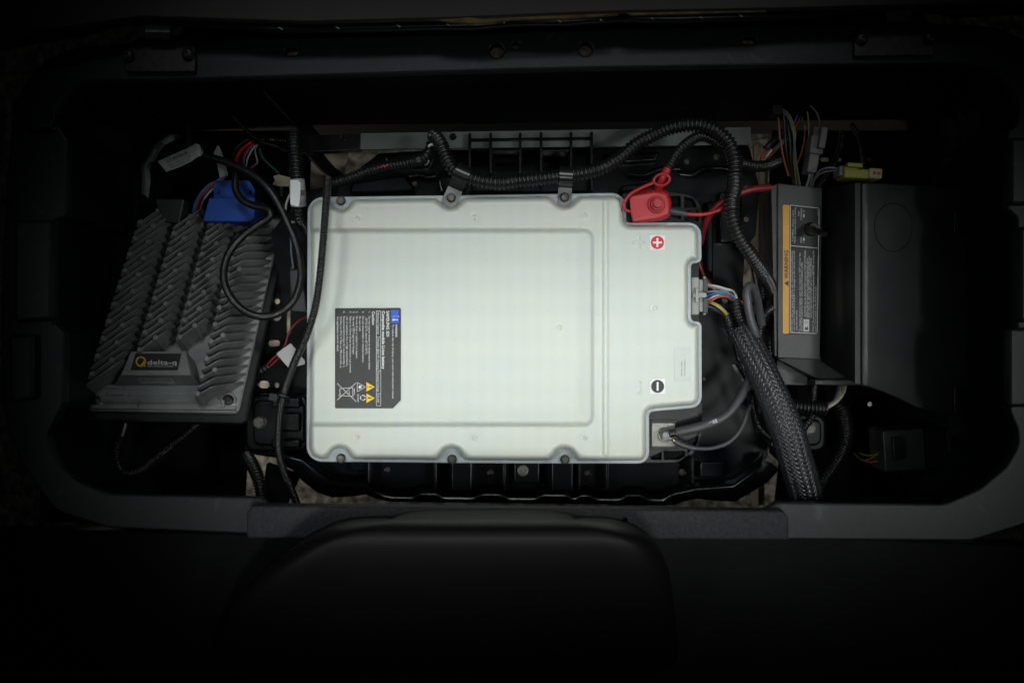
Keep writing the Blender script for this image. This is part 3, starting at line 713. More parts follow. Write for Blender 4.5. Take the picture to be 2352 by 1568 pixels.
m_ = MB(); flat(m_, [Z(*q) for q in [(895, 135), (1005, 135), (1010, 165), (1000, 195), (1015, 222), (1005, 250), (1008, 312), (900, 312), (898, 280), (905, 250), (895, 222), (905, 195), (898, 165)]], zt); m_.build('manual_symbol', 'blueprint', cl, smooth=False)
m_ = MB(); line(m_, *Z(918, 222), *Z(1016, 222), .6, zt + .12); line(m_, *Z(926, 268), *Z(965, 268), 2.8, zt + .12); line(m_, *Z(926, 250), *Z(926, 286), 1.2, zt + .13); flat(m_, circ(*Z(984, 268), 1.7, 12), zt + .12); m_.build('manual_symbol_print', 'whiteprint', cl, smooth=False)

# ------------------------------------------------------------------ battery tray
tray = empty('battery_tray', W(1176, 800, -190), 'black moulded tray and brackets under the battery pack', 'tray')
to = fillet([(600, 560, 8), (700, 440, 10), (790, 415, 20), (870, 352, 12), (1000, 345, 6), (1720, 333, 10), (1742, 420, 20), (1742, 470, 40), (1736, 540, 30), (1712, 570, 30), (1706, 660, 40), (1728, 690, 30), (1740, 760, 20), (1765, 1050, 20), (1690, 1120, 20), (1500, 1140), (860, 1138, 20), (740, 1120, 30), (690, 1060, 20), (560, 1040, 10), (575, 900, 10)], 8, 5)
holes = [circ(1578, 372, 6.5, 16), circ(1645, 361, 6.5, 16), circ(1715, 431, 6.5, 16), circ(1715, 503.5, 6.5, 16), circ(1607, 608, 8, 16), circ(1666, 689, 7.5, 16), circ(1618, 870, 4, 12),
         circ(636, 692, 6.5, 16), circ(635, 725.5, 11, 20), slot(629, 788, 27, 14), slot(606, 883, 25, 17), circ(635, 884.5, 6, 16), slot(662, 730, 9, 78),
         circ(890, 1078, 6, 16), circ(1127, 1084, 5.5, 16), circ(1350, 1086, 6, 16), circ(1567, 1084, 7, 16), circ(952, 422, 6, 16), circ(1458, 403, 5, 14)]
plate('floor_panel', to, holes, -125, 6, 'tray', tray, bev=.8)
# front lip, lofted with its trapezoid waves
def wave(x):
    for a0, a1, b1, b0 in [(950, 965, 1003, 1018), (1088, 1106, 1150, 1168), (1228, 1246, 1300, 1318), (1318, 1336, 1352, 1372), (1420, 1440, 1472, 1492)]:
        if a0 < x < b0: return min((x - a0) / (a1 - a0), 1, (b0 - x) / (b0 - b1)) * 9
    return 0
inn = [(655, 1040), (693, 1050), (728, 1077), (758, 1099), (793, 1103), (838, 1106), (853, 1118), (885, 1131)]
inn += [(x, 1134 + (x - 900) * .010 - wave(x)) for x in range(900, 1525, 6)]
inn += [(1545, 1128), (1566, 1124), (1600, 1116), (1640, 1114), (1685, 1110), (1720, 1085), (1748, 1062), (1752, 1045)]
out = [(640, 1060), (673, 1080), (693, 1103), (728, 1130), (763, 1142), (813, 1139), (840, 1135), (866, 1146)]
out += [(x, 1152 + (x - 900) * .012 if x < 1400 else 1160) for x in range(900, 1525, 6)]
out += [(1551, 1159), (1566, 1152), (1600, 1145), (1651, 1150), (1688, 1151), (1716, 1136), (1763, 1107), (1790, 1078)]
rails = []
for dy, z, f in [(-14, -122, 0), (-9, -119, 0), (-5, -108, 0), (-1.5, -100, 0), (2, -96.5, 0), (6, -95, .0), (10, -94.4, 0), (0, -96, .5), (0, -101, .8), (0, -110, 1.0), (0, -180, 1.0)]:
    rails.append([W(a[0] * (1 - f) + b[0] * f, (a[1] + dy) * (1 - f) + (b[1]) * f, z) for a, b in zip(inn, out)])
MB().grid(rails).build('front_lip', 'tray', tray, angle=50)
# ribs and pads of the front channel
for x0, x1 in [(1036, 1085), (1266, 1317)]:
    prism(rect(x0, 1050, x1, 1128, 4), -92, -124, 2).build('web', 'tray', tray)
for x in [845, 1000, 1158, 1330, 1395, 1592]:
    prism(rect(x - 3.5, 1050, x + 3.5, 1126 if x < 1500 else 1112, 2), -104, -124, 1).build('rib', 'tray', tray)
for x0, y0, x1, y1 in [(805, 1050, 842, 1082), (1608, 1060, 1665, 1096), (1180, 1055, 1240, 1110)]:
    prism(rect(x0, y0, x1, y1, 5), -112, -124, 2).build('pad', 'tray', tray)
zlathe(1201, 1080, -112, [(13, 0), (13, 1.2), (11, 2), (7, 2), (6, .5)], 24).build('washer', 'boltgrey', tray)
# rear finned bracket
br = prism([(1077, 330), (1362, 326), (1362, 440), (1077, 440)], -112, -124, 1).build('rear_bracket', 'tray', tray)
for x in [1079, 1127, 1195, 1243, 1312, 1359]:
    tall = x in (1079, 1359)
    prism(rect(x - 3, 306 - (x - 1079) * .012, x + 3, 440 if tall else 400, 1.5), -66, -112, 1).build('rib', 'tray', br)
for x0, x1 in [(1127, 1195), (1243, 1312)]:
    prism(rect(x0, 343, x1, 348, 1), -72, -112, .8).build('rib', 'tray', br)
prism([(1079, 318), (1360, 314), (1360, 322), (1079, 326)], -76, -112, 1).build('rib', 'tray', br)
for pts, zt in [([(875, 352), (1000, 346), (985, 385), (890, 388)], -110), ([(1000, 405), (1060, 400), (1070, 446), (1010, 446)], -104), ([(1380, 356), (1520, 346), (1510, 372), (1400, 380)], -112), ([(1650, 440), (1705, 436), (1705, 560), (1650, 560)], -110),
                ([(1620, 460), (1640, 460), (1640, 700), (1620, 700)], -108), ([(1425, 425), (1500, 418), (1500, 440), (1425, 444)], -104), ([(805, 418), (930, 400), (960, 440), (800, 448)], -108)]:
    prism(fillet(pts, 9, 4), zt, -124, 4).build('pad', 'tray', tray)
for pts in [[(1440, 400), (1480, 404), (1498, 396), (1516, 390), (1560, 388)], [(1560, 400), (1592, 402), (1606, 394), (1620, 388), (1668, 388), (1685, 396)], [(940, 405), (965, 402), (978, 408), (1000, 404)]]:
    tube('bead', [(x, y, -120) for x, y in pts], 6, 'tray', tray)
# mounting feet
def foot(x0, y0, x1, y1, bx, by, ribs, nm):
    f = prism(rect(x0, y0, x1, y1, 26, 6), -96, -150, 5).build('foot', 'tray', tray)
    prism(rect(x0 + 20 if nm else x0 + 6, y0 + 14, x1 - 12, y1 - 16, 18, 5), -92.5, -97, 3).build('foot_pad', 'tray', f)
    hexbolt(f, bx, by, -92.5, 17, 13.5, 'boltgrey', 6, wm='bolt')
    for a in ribs: prism(rect(*a, 6, 4), -84, -110, 3).build('rib', 'tray', f)
foot(560, 905, 712, 1040, 597, 968, [(622, 912, 690, 938), (632, 948, 690, 992), (622, 1008, 690, 1030)], 1)
foot(1770, 948, 1900, 1040, 1858, 982, [(1770, 1000, 1800, 1030)], 0)
prism(fillet([(612, 1060), (690, 1090), (650, 1180), (596, 1180)], 5, 3), -170, -176, 1).build('stay', 'wall', tray)

# ------------------------------------------------------------------ conduits, hoses, sleeves
Zc = 8
A2 = [(996, 312, -22), (1003, 317, -12), (1014, 335, -4), (1025, 362, -2), (1040, 389, 0), (1070, 405, 2), (1109, 416, 2), (1148, 420, 3), (1190, 415, 3), (1240, 410, 4), (1290, 404, 4), (1349, 396, 2), (1388, 384, 0), (1428, 360, -2), (1457, 335, -2), (1496, 313, 0), (1545, 293, 6), (1603, 287, 12), (1642, 299, 16), (1670, 323, 18), (1686, 358, 18), (1688, 393, 16), (1686, 432, 14), (1680, 461, 14), (1680, 485, 14), (1686, 515, 12), (1698, 546, 8), (1721, 580, 0), (1750, 622, -24), (1768, 655, -60), (1780, 695, -110)]
conduit('corrugated_conduit', A2, 16.5, 9.4, 'thick ribbed conduit arching from the two clamps over to the controller', wob=.02)
ct = conduit('tape_wrap', [(1688, 396, 16), (1687, 432, 14), (1680, 461, 14), (1680, 482, 14)], 18.4, 8.5, depth=.35, wob=.03)
tag(ct, 'shiny black tape wound round the thick conduit beside the red boot', 'tape')
A1 = [(758, 424, -30), (806, 409, -30), (845, 394, -30), (884, 384, -28), (923, 377, -26), (955, 371, -25), (977, 361, -24), (988, 344, -24), (993, 326, -24)]
conduit('corrugated_conduit', A1, 13.5, 7.6, 'ribbed conduit with a red wire showing through its slit', seam=2)
tube('red_wire_in_slit', [(868, 383.5, -20.2), (880, 381.5, -19.6), (894, 379.5, -20.0)], 1.6, 'redcable', bpy.data.objects['corrugated_conduit.001'])
tube('tape_band', [(958, 370.5, -25), (967, 367, -25)], 15, 'rubber', bpy.data.objects['corrugated_conduit.001'], sides=18)
o = tube('cable_tie', [(985, 336, -14), (993, 332, -10), (1000, 335, -9)], 3.0, 'sticker'); tag(o, 'small white cable tie at the kink of the ribbed conduit', 'cable tie')
conduit('corrugated_conduit', [(1534, 387, 10), (1554, 354, 12), (1584, 325, 10), (1613, 313, 6), (1642, 324, -2), (1664, 345, -8), (1676, 378, -12)], 12.5, 7.0, 'ribbed conduit curving up from the red terminal boot')
conduit('corrugated_conduit', [(1700, 374, -30), (1734, 382, -38), (1761, 381, -46), (1790, 370, -60)], 13, 7.2, 'short ribbed conduit running right from the thick arch under the wires')
conduit('corrugated_conduit', [(752.5, 406, 8), (751, 440, 14), (748, 480, 18), (741, 570, 20), (733, 650, 20), (722, 715, 18), (700, 780, 12), (675, 835, 2), (655, 890, -12), (645, 930, -26), (640, 980, -38), (640, 1030, -48), (651, 1080, -62), (668, 1120, -72), (683, 1158, -80)], 9.2, 5.6, 'thin split conduit lying across the left end of the battery', seam=15, wob=.03)
t = empty('zip_tie', W(640, 913, -20), 'black zip tie fixing the thin conduit to the tray foot', 'zip tie')
tube('strap', [(630, 909, -14), (643, 906, -5), (660, 913, -8), (662, 921, -16)], 3.2, 'conduit', t)
prism(rot2(rect(617, 904, 637, 921, 2), 627, 912, 12), -6, -16, 1).build('tie_head', 'conduit', t)
conduit('corrugated_conduit', [(675, 305, -40), (677, 353, -30), (681, 400, -26), (684, 450, -28), (687, 490, -36), (702, 520, -60), (712, 535, -80)], 16, 8.0, 'upright ribbed conduit with a white barcode label beside the battery')
lab = empty('conduit_label', W(684, 445, -10), 'white barcode label wrapped round the upright conduit', 'label')
tube('label_wrap', [(681, 413, -26), (684, 440, -27), (686.5, 473, -31)], 18.2, 'tag', lab, sides=24)
fl = MB(); fl.grid([[W(667, 414, -6), W(683, 414, -4.5), W(690, 419, -5)], [W(667, 440, -6), W(683, 440, -4.5), W(690, 442, -5)], [W(667, 470, -7), W(683, 474, -5), W(687, 472, -6)]]); fl.build('label_flap', 'sticker', lab)
m_ = MB()
for i in range(12): line(m_, 691 + (i % 2) * .4, 437 + i * 1.1, 701, 437 + i * 1.1, .5 + .3 * (i % 3), -11 + i * -.05)
m_.build('barcode', 'print', lab, smooth=False)
m_ = MB(); textmb(m_, '3C73', 701, 462, 5, 180, -11.5, 15); textmb(m_, 'NCHE', 702, 468, 4.5, 180, -12, 16); m_.build('lettering', 'print', lab, smooth=False)
conduit('corrugated_conduit', [(583, 322, -70), (620, 321, -70), (664, 324, -66)], 12, 6.2, 'ribbed conduit lying level behind the upright one')
conduit('corrugated_conduit', [(282, 985, -95), (270, 1020, -95), (268, 1055, -98), (283, 1083, -100), (312, 1083, -100), (350, 1058, -98), (400, 1018, -96), (440, 985, -98), (478, 955, -104)], 12.5, 6.0, 'ribbed conduit hooked under the charger at lower left')
tube('conduit_boot', [(292, 950, -100), (286, 975, -97), (279, 1000, -95)], 15, 'rubber', bpy.data.objects['corrugated_conduit.007'], sides=16)
conduit('corrugated_conduit', [(568, 1046, -110), (580, 1068, -95), (592, 1095, -86), (598, 1120, -84), (603, 1150, -84)], 15, 6.6, 'short ribbed conduit below the left tray foot')
conduit('corrugated_conduit', [(1688, 686, -42), (1692, 712, -44), (1703, 748, -50), (1716, 790, -60)], 14, 7.4, 'ribbed conduit taking the upper wires of the battery plug')
conduit('corrugated_conduit', [(1668, 724, -42), (1676, 748, -44), (1684, 778, -48)], 12, 7.2, 'ribbed conduit taking the lower wires of the battery plug')
conduit('corrugated_conduit', [(1792, 700, -70), (1762, 716, -62), (1748, 742, -60), (1745, 778, -62), (1750, 820, -70)], 10.5, 5.6, 'ribbed conduit bending down beside the controller cover')
conduit('corrugated_conduit', [(1760, 640, -90), (1752, 680, -96), (1750, 730, -100), (1762, 770, -104)], 11, 6.2, 'deep ribbed conduit behind the grey cable loop')
conduit('corrugated_conduit', [(1726, 895, -46), (1731, 942, -46), (1745, 978, -50), (1775, 1006, -58), (1800, 1020, -66)], 10.5, 5.6, 'ribbed conduit passing under the braided sleeve')
te = empty('conduit_tee', W(1860, 936, -70), 'ribbed conduit junction under the controller cover', 'conduit')
conduit('run', [(1800, 930, -66), (1860, 936, -62), (1900, 939, -62)], 17, 8.2, parent=te)
conduit('branch', [(1870, 880, -80), (1868, 905, -70), (1867, 925, -66)], 9, 5.0, parent=te)
conduit('branch', [(1868, 950, -64), (1858, 966, -66), (1842, 986, -72)], 10, 6.4, parent=te)
for i, (c_, dx) in enumerate([('wbrown', -10), ('wgrey', -3), ('wyellow', 3), ('white', 8), ('wblue', -6)]):
    tube('wire', [(1936 + dx, 876, -90), (1932 + dx * .9, 900, -76), (1918 + dx * .6, 922, -66), (1896, 936 + dx * .5, -62)], 2.6, c_, te, sides=6)
conduit('corrugated_hose', [(1915, 920, -120), (1932, 946, -112), (1940, 982, -106), (1935, 1022, -102), (1915, 1063, -98), (1888, 1103, -94), (1876, 1140, -92)], 20, 6.2, 'fat ribbed hose curving down right of the braided sleeve', cat='hose')
conduit('corrugated_conduit', [(1934, 300, -110), (1930, 338, -112), (1918, 367, -116), (1896, 406, -126), (1880, 430, -136)], 8.5, 5.2, 'dim ribbed conduit behind the grey inline connector')
conduit('corrugated_conduit', [(1955, 285, -130), (1975, 320, -126), (1982, 360, -128), (1984, 400, -136)], 7, 5.0, 'dim thin ribbed conduit right of the yellow connector')

conduit('corrugated_conduit', [(1782, 720, -96), (1772, 760, -90), (1768, 800, -88), (1776, 850, -94)], 12, 6.4, 'dark ribbed conduit tucked against the lower side of the controller cover')
o = tube('black_cable', [(1690, 790, -90), (1700, 830, -84), (1716, 880, -84), (1728, 930, -90), (1740, 990, -100)], 8, 'rubber'); tag(o, 'black cable half hidden left of the braided sleeve', 'cable')
o = tube('black_cable', [(1728, 600, -100), (1738, 650, -96), (1742, 700, -98), (1738, 760, -106)], 7, 'rubber'); tag(o, 'black cable hanging behind the hairpin of the grey cable', 'cable')

# braided sleeve
bs = empty('braided_sleeve', W(1790, 960, -60), 'black braided sleeve sweeping down beside the controller cover', 'cable sleeve')
def braid(pts, r0, r1, nc, parent):
    P, L = spline([W(*p) for p in pts], .0012); F = frames(P); n = len(P)
    def at(s, th, dr):
        x = max(0, min(s / L * (n - 1), n - 1.001)); j = int(x); u = x - j; p = P[j].lerp(P[j + 1], u); t, nn, b = F[j]
        q = min(1, s / (L * .55)); rr = UR(r0 + (r1 - r0) * q, -30) + dr
        fl = 1 + .035 * math.sin(th * 3 + s * 30)
        return p + nn * (rr * .80 * fl * math.cos(th)) + b * (rr * fl * math.sin(th))
    sp = 2 * math.pi * UR(r1, -30) / nc           # strand spacing along the circumference
    kq = 1 / (sp * 1.18)                          # braid advance
    rows = [[at(s, 2 * math.pi * k / 28, -.0011) for k in range(28)] for s in np.linspace(0, L, 70)]
    MB().grid(rows, cu=True, capa=True, capb=True).build('core', 'wblack', parent)
    for sg in (1, -1):
        mb = MB()
        for c in range(nc):
            nq = int(L * kq * 2 * 2.0); ribs = []
            for i in range(nq + 1):
                s = L * i / nq; p = c; other = sg * (2 * s * kq)
                th = 2 * math.pi / nc * (c + sg * s * kq)
                ph = math.pi / 2 * (2 * (c + sg * s * kq) - (0)) if False else math.pi / 2 * (c * 2 + sg * 2 * s * kq)
                dr = .0007 * math.cos(ph) * sg
                wv = 2 * math.pi / nc * .40
                ribs.append([at(s, th - wv, dr - .0003), at(s, th - wv * .5, dr + .00012), at(s, th, dr + .0003), at(s, th + wv * .5, dr + .00012), at(s, th + wv, dr - .0003)])
            mb.grid(ribs)
        o = mb.build('braid', 'braid', parent, angle=80); o['kind'] = 'stuff'
braid([(1702, 758, -34), (1727, 805, -22), (1755, 860, -12), (1783, 925, -6), (1809, 992, -4), (1829, 1063, -8), (1845, 1120, -14), (1855, 1170, -22)], 29, 37.5, 26, bs)
for i in range(14):
    a_ = random.uniform(-26, 20); tube('loose_strand', [(1700 + a_, 768 - a_ * .4, -16), (1696 + a_ * 1.15, 758 - a_ * .3 + random.uniform(-4, 4), -12), (1692 + a_ * 1.3 + random.uniform(-5, 5), 752 - a_ * .25 + random.uniform(-6, 3), -10)], .6, 'braid', bs, sides=4)

# ------------------------------------------------------------------ clamps
def clamp(c, ang, bx, by, wid, top, label):
    t = empty('cable_clamp', W(bx, by, ZF), label, 'clamp', 'steel clamps on the battery edge')
    a = math.radians(ang); dx, dy = math.sin(a), -math.cos(a)          # direction away from the battery in plan
    nx, ny = dy, -dx
    def strip(path, wd, th, m, nm):
        rows = []
        for (s, z) in path:
            cx, cy = bx + dx * s, by + dy * s
            rows.append([W(cx - nx * wd / 2, cy - ny * wd / 2, z), W(cx + nx * wd / 2, cy + ny * wd / 2, z)])
        lo = []
        for i in range(len(path)):
            s0, z0 = path[max(i - 1, 0)]; s1, z1 = path[min(i + 1, len(path) - 1)]
            v = Vector((s1 - s0, (z1 - z0) / .5)).normalized(); n_ = Vector((v.y, -v.x))
            s, z = path[i][0] + n_.x * th * 2, path[i][1] + n_.y * th
            cx, cy = bx + dx * s, by + dy * s
            lo.append([W(cx - nx * wd / 2, cy - ny * wd / 2, z), W(cx + nx * wd / 2, cy + ny * wd / 2, z)])
        mb = MB(); ring_ = [r + l[::-1] for r, l in zip(rows, lo)]
        mb.grid(ring_, cu=True, capa=True, capb=True); return mb.build(nm, m, t, angle=50)
    zc, rc = top
    # flat steel tab with a rounded end
    tabp = fillet([(bx - nx * wid / 2 - dx * 25, by - ny * wid / 2 - dy * 25, 15), (bx + nx * wid / 2 - dx * 25, by + ny * wid / 2 - dy * 25, 15), (bx + nx * wid / 2 + dx * 24, by + ny * wid / 2 + dy * 24, 1), (bx - nx * wid / 2 + dx * 24, by - ny * wid / 2 + dy * 24, 1)], 1, 6)
    prism(tabp, ZF + 2.2, ZF + .2, .4, 2).build('tab', 'steel', t)
    cs = (c[0] - bx) * dx + (c[1] - by) * dy
    path = [(22, ZF + 2), (26, ZF + 5)]
    for k in range(15):
        th = math.radians(195 - k * 19); path.append((cs + rc * math.cos(th), zc + rc * .5 * math.sin(th)))
    strip(path, wid * .98, 1.2, 'conduit', 'cushion')
    for e_ in (-1, 1):
        strip([(22, ZF + 2.6), (26, ZF + 6), (cs - rc * .92, zc + rc * .1), (cs - rc * .7, zc + rc * .36)], 2.2, 1.0, 'steel', 'edge') if False else None
    return t
clamp((1052, 394), 24, 1036.5, 454.5, 36, (1, 20), 'cushioned steel clamp at the middle bolt of the battery edge')
clamp((1301, 403), 4, 1297, 453.5, 32, (4, 20), 'cushioned steel clamp beside the red terminal boot')

# ------------------------------------------------------------------ red terminal boot and cables
bt = empty('terminal_boot', W(1500, 470, -30), 'red rubber boot covering the positive terminal', 'terminal boot')
bo = [(1445, 447, 2), (1475, 437, 10), (1506, 429, 8), (1533, 438, 8), (1543, 463, 14), (1541, 496, 10), (1521, 506, 10), (1485, 511, 14), (1453, 512, 3), (1448, 488, 3)]
bo2 = [(1446, 450, 4), (1478, 446, 10), (1506, 442, 6), (1530, 443, 5), (1537, 465, 10), (1536, 492, 6), (1518, 499, 8), (1485, 505, 12), (1456, 509, 4), (1450, 486, 3)]
fb = fillet(bo, 4, 4); ft = fillet(bo2, 4, 4)
mb = MB(); n_ = len(fb)
def mixp(a, b, t): return [(x0 + (x1 - x0) * t, y0 + (y1 - y0) * t) for (x0, y0), (x1, y1) in zip(a, b)]
rows = [[W(x, y, z) for x, y in mixp(fb, ft, t_)] for t_, z in [(0, -27), (0, -14), (.12, -9), (.4, -4), (.75, -1.2), (1.0, -.2)]]
cen = (1500, 472)
for q, z in [(.9, .4), (.72, .8), (.5, .9)]: rows.append([W(cen[0] + (x - cen[0]) * q, cen[1] + (y - cen[1]) * q, z) for x, y in ft])
mb.grid(rows, cu=True, capa=True, capb=True); mb.build('boot_body', 'red', bt, angle=60)
zlathe(1507, 470, 0, [(21, -1), (20.4, 2.2), (19, 3.0), (17, 2.6), (15.6, 2.8), (15, 7), (13.6, 8.4), (11.2, 8.8), (10.6, 12.5), (9.4, 14), (4, 14.4)], 32).build('boot_cap', 'red', bt)
# strap with its ring, and the sleeve
tube('strap', [(1447, 486, -4), (1437, 482, -2), (1431, 474, 0), (1437, 459, 2), (1449, 445, 4), (1474, 431, 8), (1500, 420, 11)], 3.4, 'red', bt, flat=1.3)
rg = []
for k in range(25):
    a_ = 2 * math.pi * k / 24; u = Vector((math.cos(a_), math.sin(a_)))
    rg.append((1520 + 20 * u.x * .9 - 3 * u.y, 413 - 12.5 * u.y - 4 * u.x, 12 + 4 * u.x))
tube('strap_ring', rg, 3.2, 'red', bt)
pc = tube('positive_cable', [(1537, 380, 10), (1523, 408, 8), (1516, 425, 2), (1510, 440, -6)], 9.5, 'redcable', sides=18)
tag(pc, 'thick red cable entering the top of the red boot', 'cable')
rc_ = empty('sense_cable', W(1600, 492, -20), 'thin bright red cable with a grey sleeve right of the red boot', 'cable')
tube('heat_shrink', [(1536, 484, -10), (1560, 488, -10), (1578, 492, -10)], 8, 'shrink', rc_, sides=14, r2=6.8)
tube('wire', [(1574, 491, -10), (1596, 493, -10), (1620, 492, -9), (1643, 486, -7), (1664, 476, -6), (1682, 462, -10)], 4.6, 'redcable', rc_)
o = tube('red_cable', [(1608, 560, -60), (1617, 522, -45), (1634, 488, -32), (1660, 464, -24), (1700, 444, -22), (1730, 435, -24), (1770, 431, -30)], 8, 'darkred', sides=14); tag(o, 'dark red cable passing behind the taped conduit to the controller', 'cable')
o = tube('red_cable', [(1604, 600, -90), (1620, 640, -95), (1650, 672, -98), (1690, 690, -100), (1740, 700, -110)], 5, 'darkred'); tag(o, 'deep dim red cable behind the plug wires', 'cable')

# negative lead
nb = empty('negative_cable', W(1620, 980, -24), 'thick grey negative cable marked B- at the bottom terminal', 'cable')
tube('jacket', [(1564, 990, -11), (1590, 985, -10), (1613, 978, -9), (1648, 966, -9), (1674, 948, -12), (1698, 916, -18), (1717, 880, -28), (1728, 850, -40)], 10.2, 'cable', nb, sides=20)
tube('heat_shrink', [(1556, 992, -13), (1580, 987, -10.5), (1613, 978.5, -9), (1651, 964.5, -9)], 11.6, 'cable', nb, sides=20)
mb = prism(rot2(rect(1520, 986, 1560, 1004, 7), 1540, 995, -10), -17, -20, .6); mb.build('lug', 'steel', nb)
tube('lug_barrel', [(1538, 996, -14), (1553, 993, -13)], 9.5, 'rubber', nb, sides=12)
ax_ = Vector((1651 - 1613, 964.5 - 978.5)).normalized()
def FBm(x, y):
    e_ = (x - 1613) * ax_.y - (y - 978.5) * ax_.x
    return W(x, y, -9 + .5 * math.sqrt(max(0, 12.4 ** 2 - e_ * e_)))
m_ = MB(); textmb(m_, 'B-', 1645, 961.5, 8.5, 200, length=19, fn=FBm, bold=.25); m_.build('lettering', 'dimprint', nb, smooth=False)
nt_ = empty('ground_cable', W(1600, 1028, -24), 'thin grey cable with a copper crimp below the thick negative cable', 'cable')
prism(rot2(rect(1526, 998, 1554, 1009, 4), 1540, 1004, 30), -15.5, -17.5, .4).build('lug', 'steel', nt_)
tube('copper_end', [(1545, 1008, -14), (1551, 1014, -14)], 5, 'copper', nt_)
tube('heat_shrink', [(1549, 1012, -14), (1572, 1023, -14), (1596, 1029.5, -15)], 7.4, 'cable', nt_, sides=14, r2=6.4)
tube('wire', [(1590, 1028.5, -15), (1614, 1030, -15), (1640, 1028, -16), (1674, 1015, -18), (1700, 988, -22), (1718, 946, -30), (1724, 930, -38)], 4.8, 'cable', nt_)
o = tube('grey_cable', [(1742, 800, -30), (1735, 765, -22), (1725, 737, -18), (1717, 695, -14), (1715, 670, -14), (1721, 656, -18), (1731, 664, -26), (1738, 684, -36), (1744, 715, -48), (1750, 745, -58)], 9.5, 'greycable', sides=18); tag(o, 'smooth grey cable bent into a tight hairpin beside the plug wires', 'cable')
o = prism([(1680, 838), (1687, 834), (1708, 868), (1712, 878), (1706, 876)], -60, -62, .4).build('metal_strip', 'inline'); tag(o, 'small grey metal strip under the braided sleeve', 'strip')
conduit('corrugated_conduit', [(1690, 830, -70), (1708, 860, -70), (1726, 890, -66)], 8, 5.0, 'short dark ribbed conduit beside the small metal strip')

# ------------------------------------------------------------------ grey plug on the battery
pl = empty('wiring_plug', W(1605, 680, -60), 'grey rectangular wiring plug with a coloured wire bundle', 'plug')
prism(rect(1588, 636, 1606.5, 723, 4), -24, -52, 2).build('plug_housing', 'plug', pl)
prism(rect(1606, 642, 1618, 716, 2), -28, -50, 1.5).build('plug_collar', 'plug', pl)
prism(rect(1615.5, 639, 1626, 671, 1.5), -25, -52, 1).build('retainer', 'darkplug', pl); prism(rect(1615.5, 684, 1626, 719, 1.5), -25, -52, 1).build('retainer', 'darkplug', pl)
prism(rect(1592, 672, 1623, 683, 1.5), -20, -28, 1).build('latch', 'plug', pl); prism(rect(1598, 662, 1605, 694, 1.5), -17.5, -26, 1).build('latch', 'plug', pl)
prism(rect(1616, 635, 1621, 641, 1), -27, -34, .6).build('lug', 'plug', pl); prism(rect(1616, 717, 1621, 723, 1), -27, -34, .6).build('lug', 'plug', pl)
for c_, pts in [('white', [(1624, 654, -34), (1645, 657, -28), (1666, 663, -28), (1684, 669, -32), (1692, 684, -40)]), ('wgrey', [(1624, 657, -36), (1646, 661, -32), (1668, 668, -32), (1680, 676, -36), (1690, 688, -42)]), ('wgrey', [(1624, 670, -34), (1648, 669, -28), (1670, 674, -30), (1688, 688, -40)]),
               ('wblue', [(1624, 678, -33), (1645, 673, -25), (1666, 675, -26), (1688, 689, -38)]), ('wpurple', [(1624, 683, -35), (1642, 677, -29), (1662, 678, -30), (1684, 690, -40)]), ('white', [(1624, 690, -34), (1638, 682, -27), (1652, 678, -27), (1672, 681, -32), (1684, 691, -42)]),
               ('worange', [(1624, 699, -33), (1637, 688, -25), (1652, 681, -24), (1668, 681, -27), (1684, 690, -38)]), ('wyellow', [(1626, 692, -38), (1646, 702, -33), (1658, 711, -34), (1670, 724, -42)]), ('wgrey', [(1625, 690, -37), (1648, 700, -34), (1661, 710, -36), (1674, 724, -44)]),
               ('wblue', [(1624, 703, -36), (1637, 708, -35), (1652, 716, -38), (1666, 726, -44)]), ('wblack', [(1624, 706, -36), (1644, 713, -32), (1662, 724, -38), (1678, 740, -46)])]:
    tube('wire', pts, 2.7, c_, pl, sides=8)

# ------------------------------------------------------------------ battery charger (tilted, label end raised)
ch = empty('battery_charger', W(400, 720, -160), 'finned grey aluminium battery charger tilted at the left', 'charger')
cBL, cBR, cTR, cTL = W(200, 946, -42), W(556, 952, -50), W(657, 503, -152), W(346, 486, -145)
cN = ((cBR - cBL).cross(cTL - cBL)).normalized()
def C(u, v, h): return (cBL * (1 - u) + cBR * u) * (1 - v) + (cTL * (1 - u) + cTR * u) * v + cN * (h * .001)
def proj(p):
    k = HC / (HC - p.z) / S; return (1176 + p.x * k, 784 - p.y * k)
def CI(px, py, h):
    u, v = .5, .5
    for _ in range(12):
        f = proj(C(u, v, h)); fu = proj(C(u + .01, v, h)); fv = proj(C(u, v + .01, h))
        a, b_ = (fu[0] - f[0]) / .01, (fv[0] - f[0]) / .01; c_, d_ = (fu[1] - f[1]) / .01, (fv[1] - f[1]) / .01
        ex, ey = px - f[0], py - f[1]; det = a * d_ - b_ * c_
        u += (ex * d_ - ey * b_) / det; v += (a * ey - c_ * ex) / det
    return u, v
def CP(px, py, h): u, v = CI(px, py, h); return C(u, v, h)
def cslab(uv, h0, h1, mb=None, inset=.0):
    cu_ = sum(p[0] for p in uv) / len(uv); cv_ = sum(p[1] for p in uv) / len(uv)
    mb = mb or MB()
    rows = [[C(u, v, h0) for u, v in uv], [C(u, v, h1 - 1) for u, v in uv], [C(u + (cu_ - u) * .02, v + (cv_ - v) * .02, h1) for u, v in uv]]
    mb.grid(rows, cu=True, capa=True, capb=True); return mb
cslab(rect(-.03, -.035, 1.03, 1.02, .03), -10, -1).build('mounting_plate', 'black', ch)
hs_ = cslab(rect(.01, .0, .985, .985, .03), -1, 7).build('heat_sink', 'alum', ch)
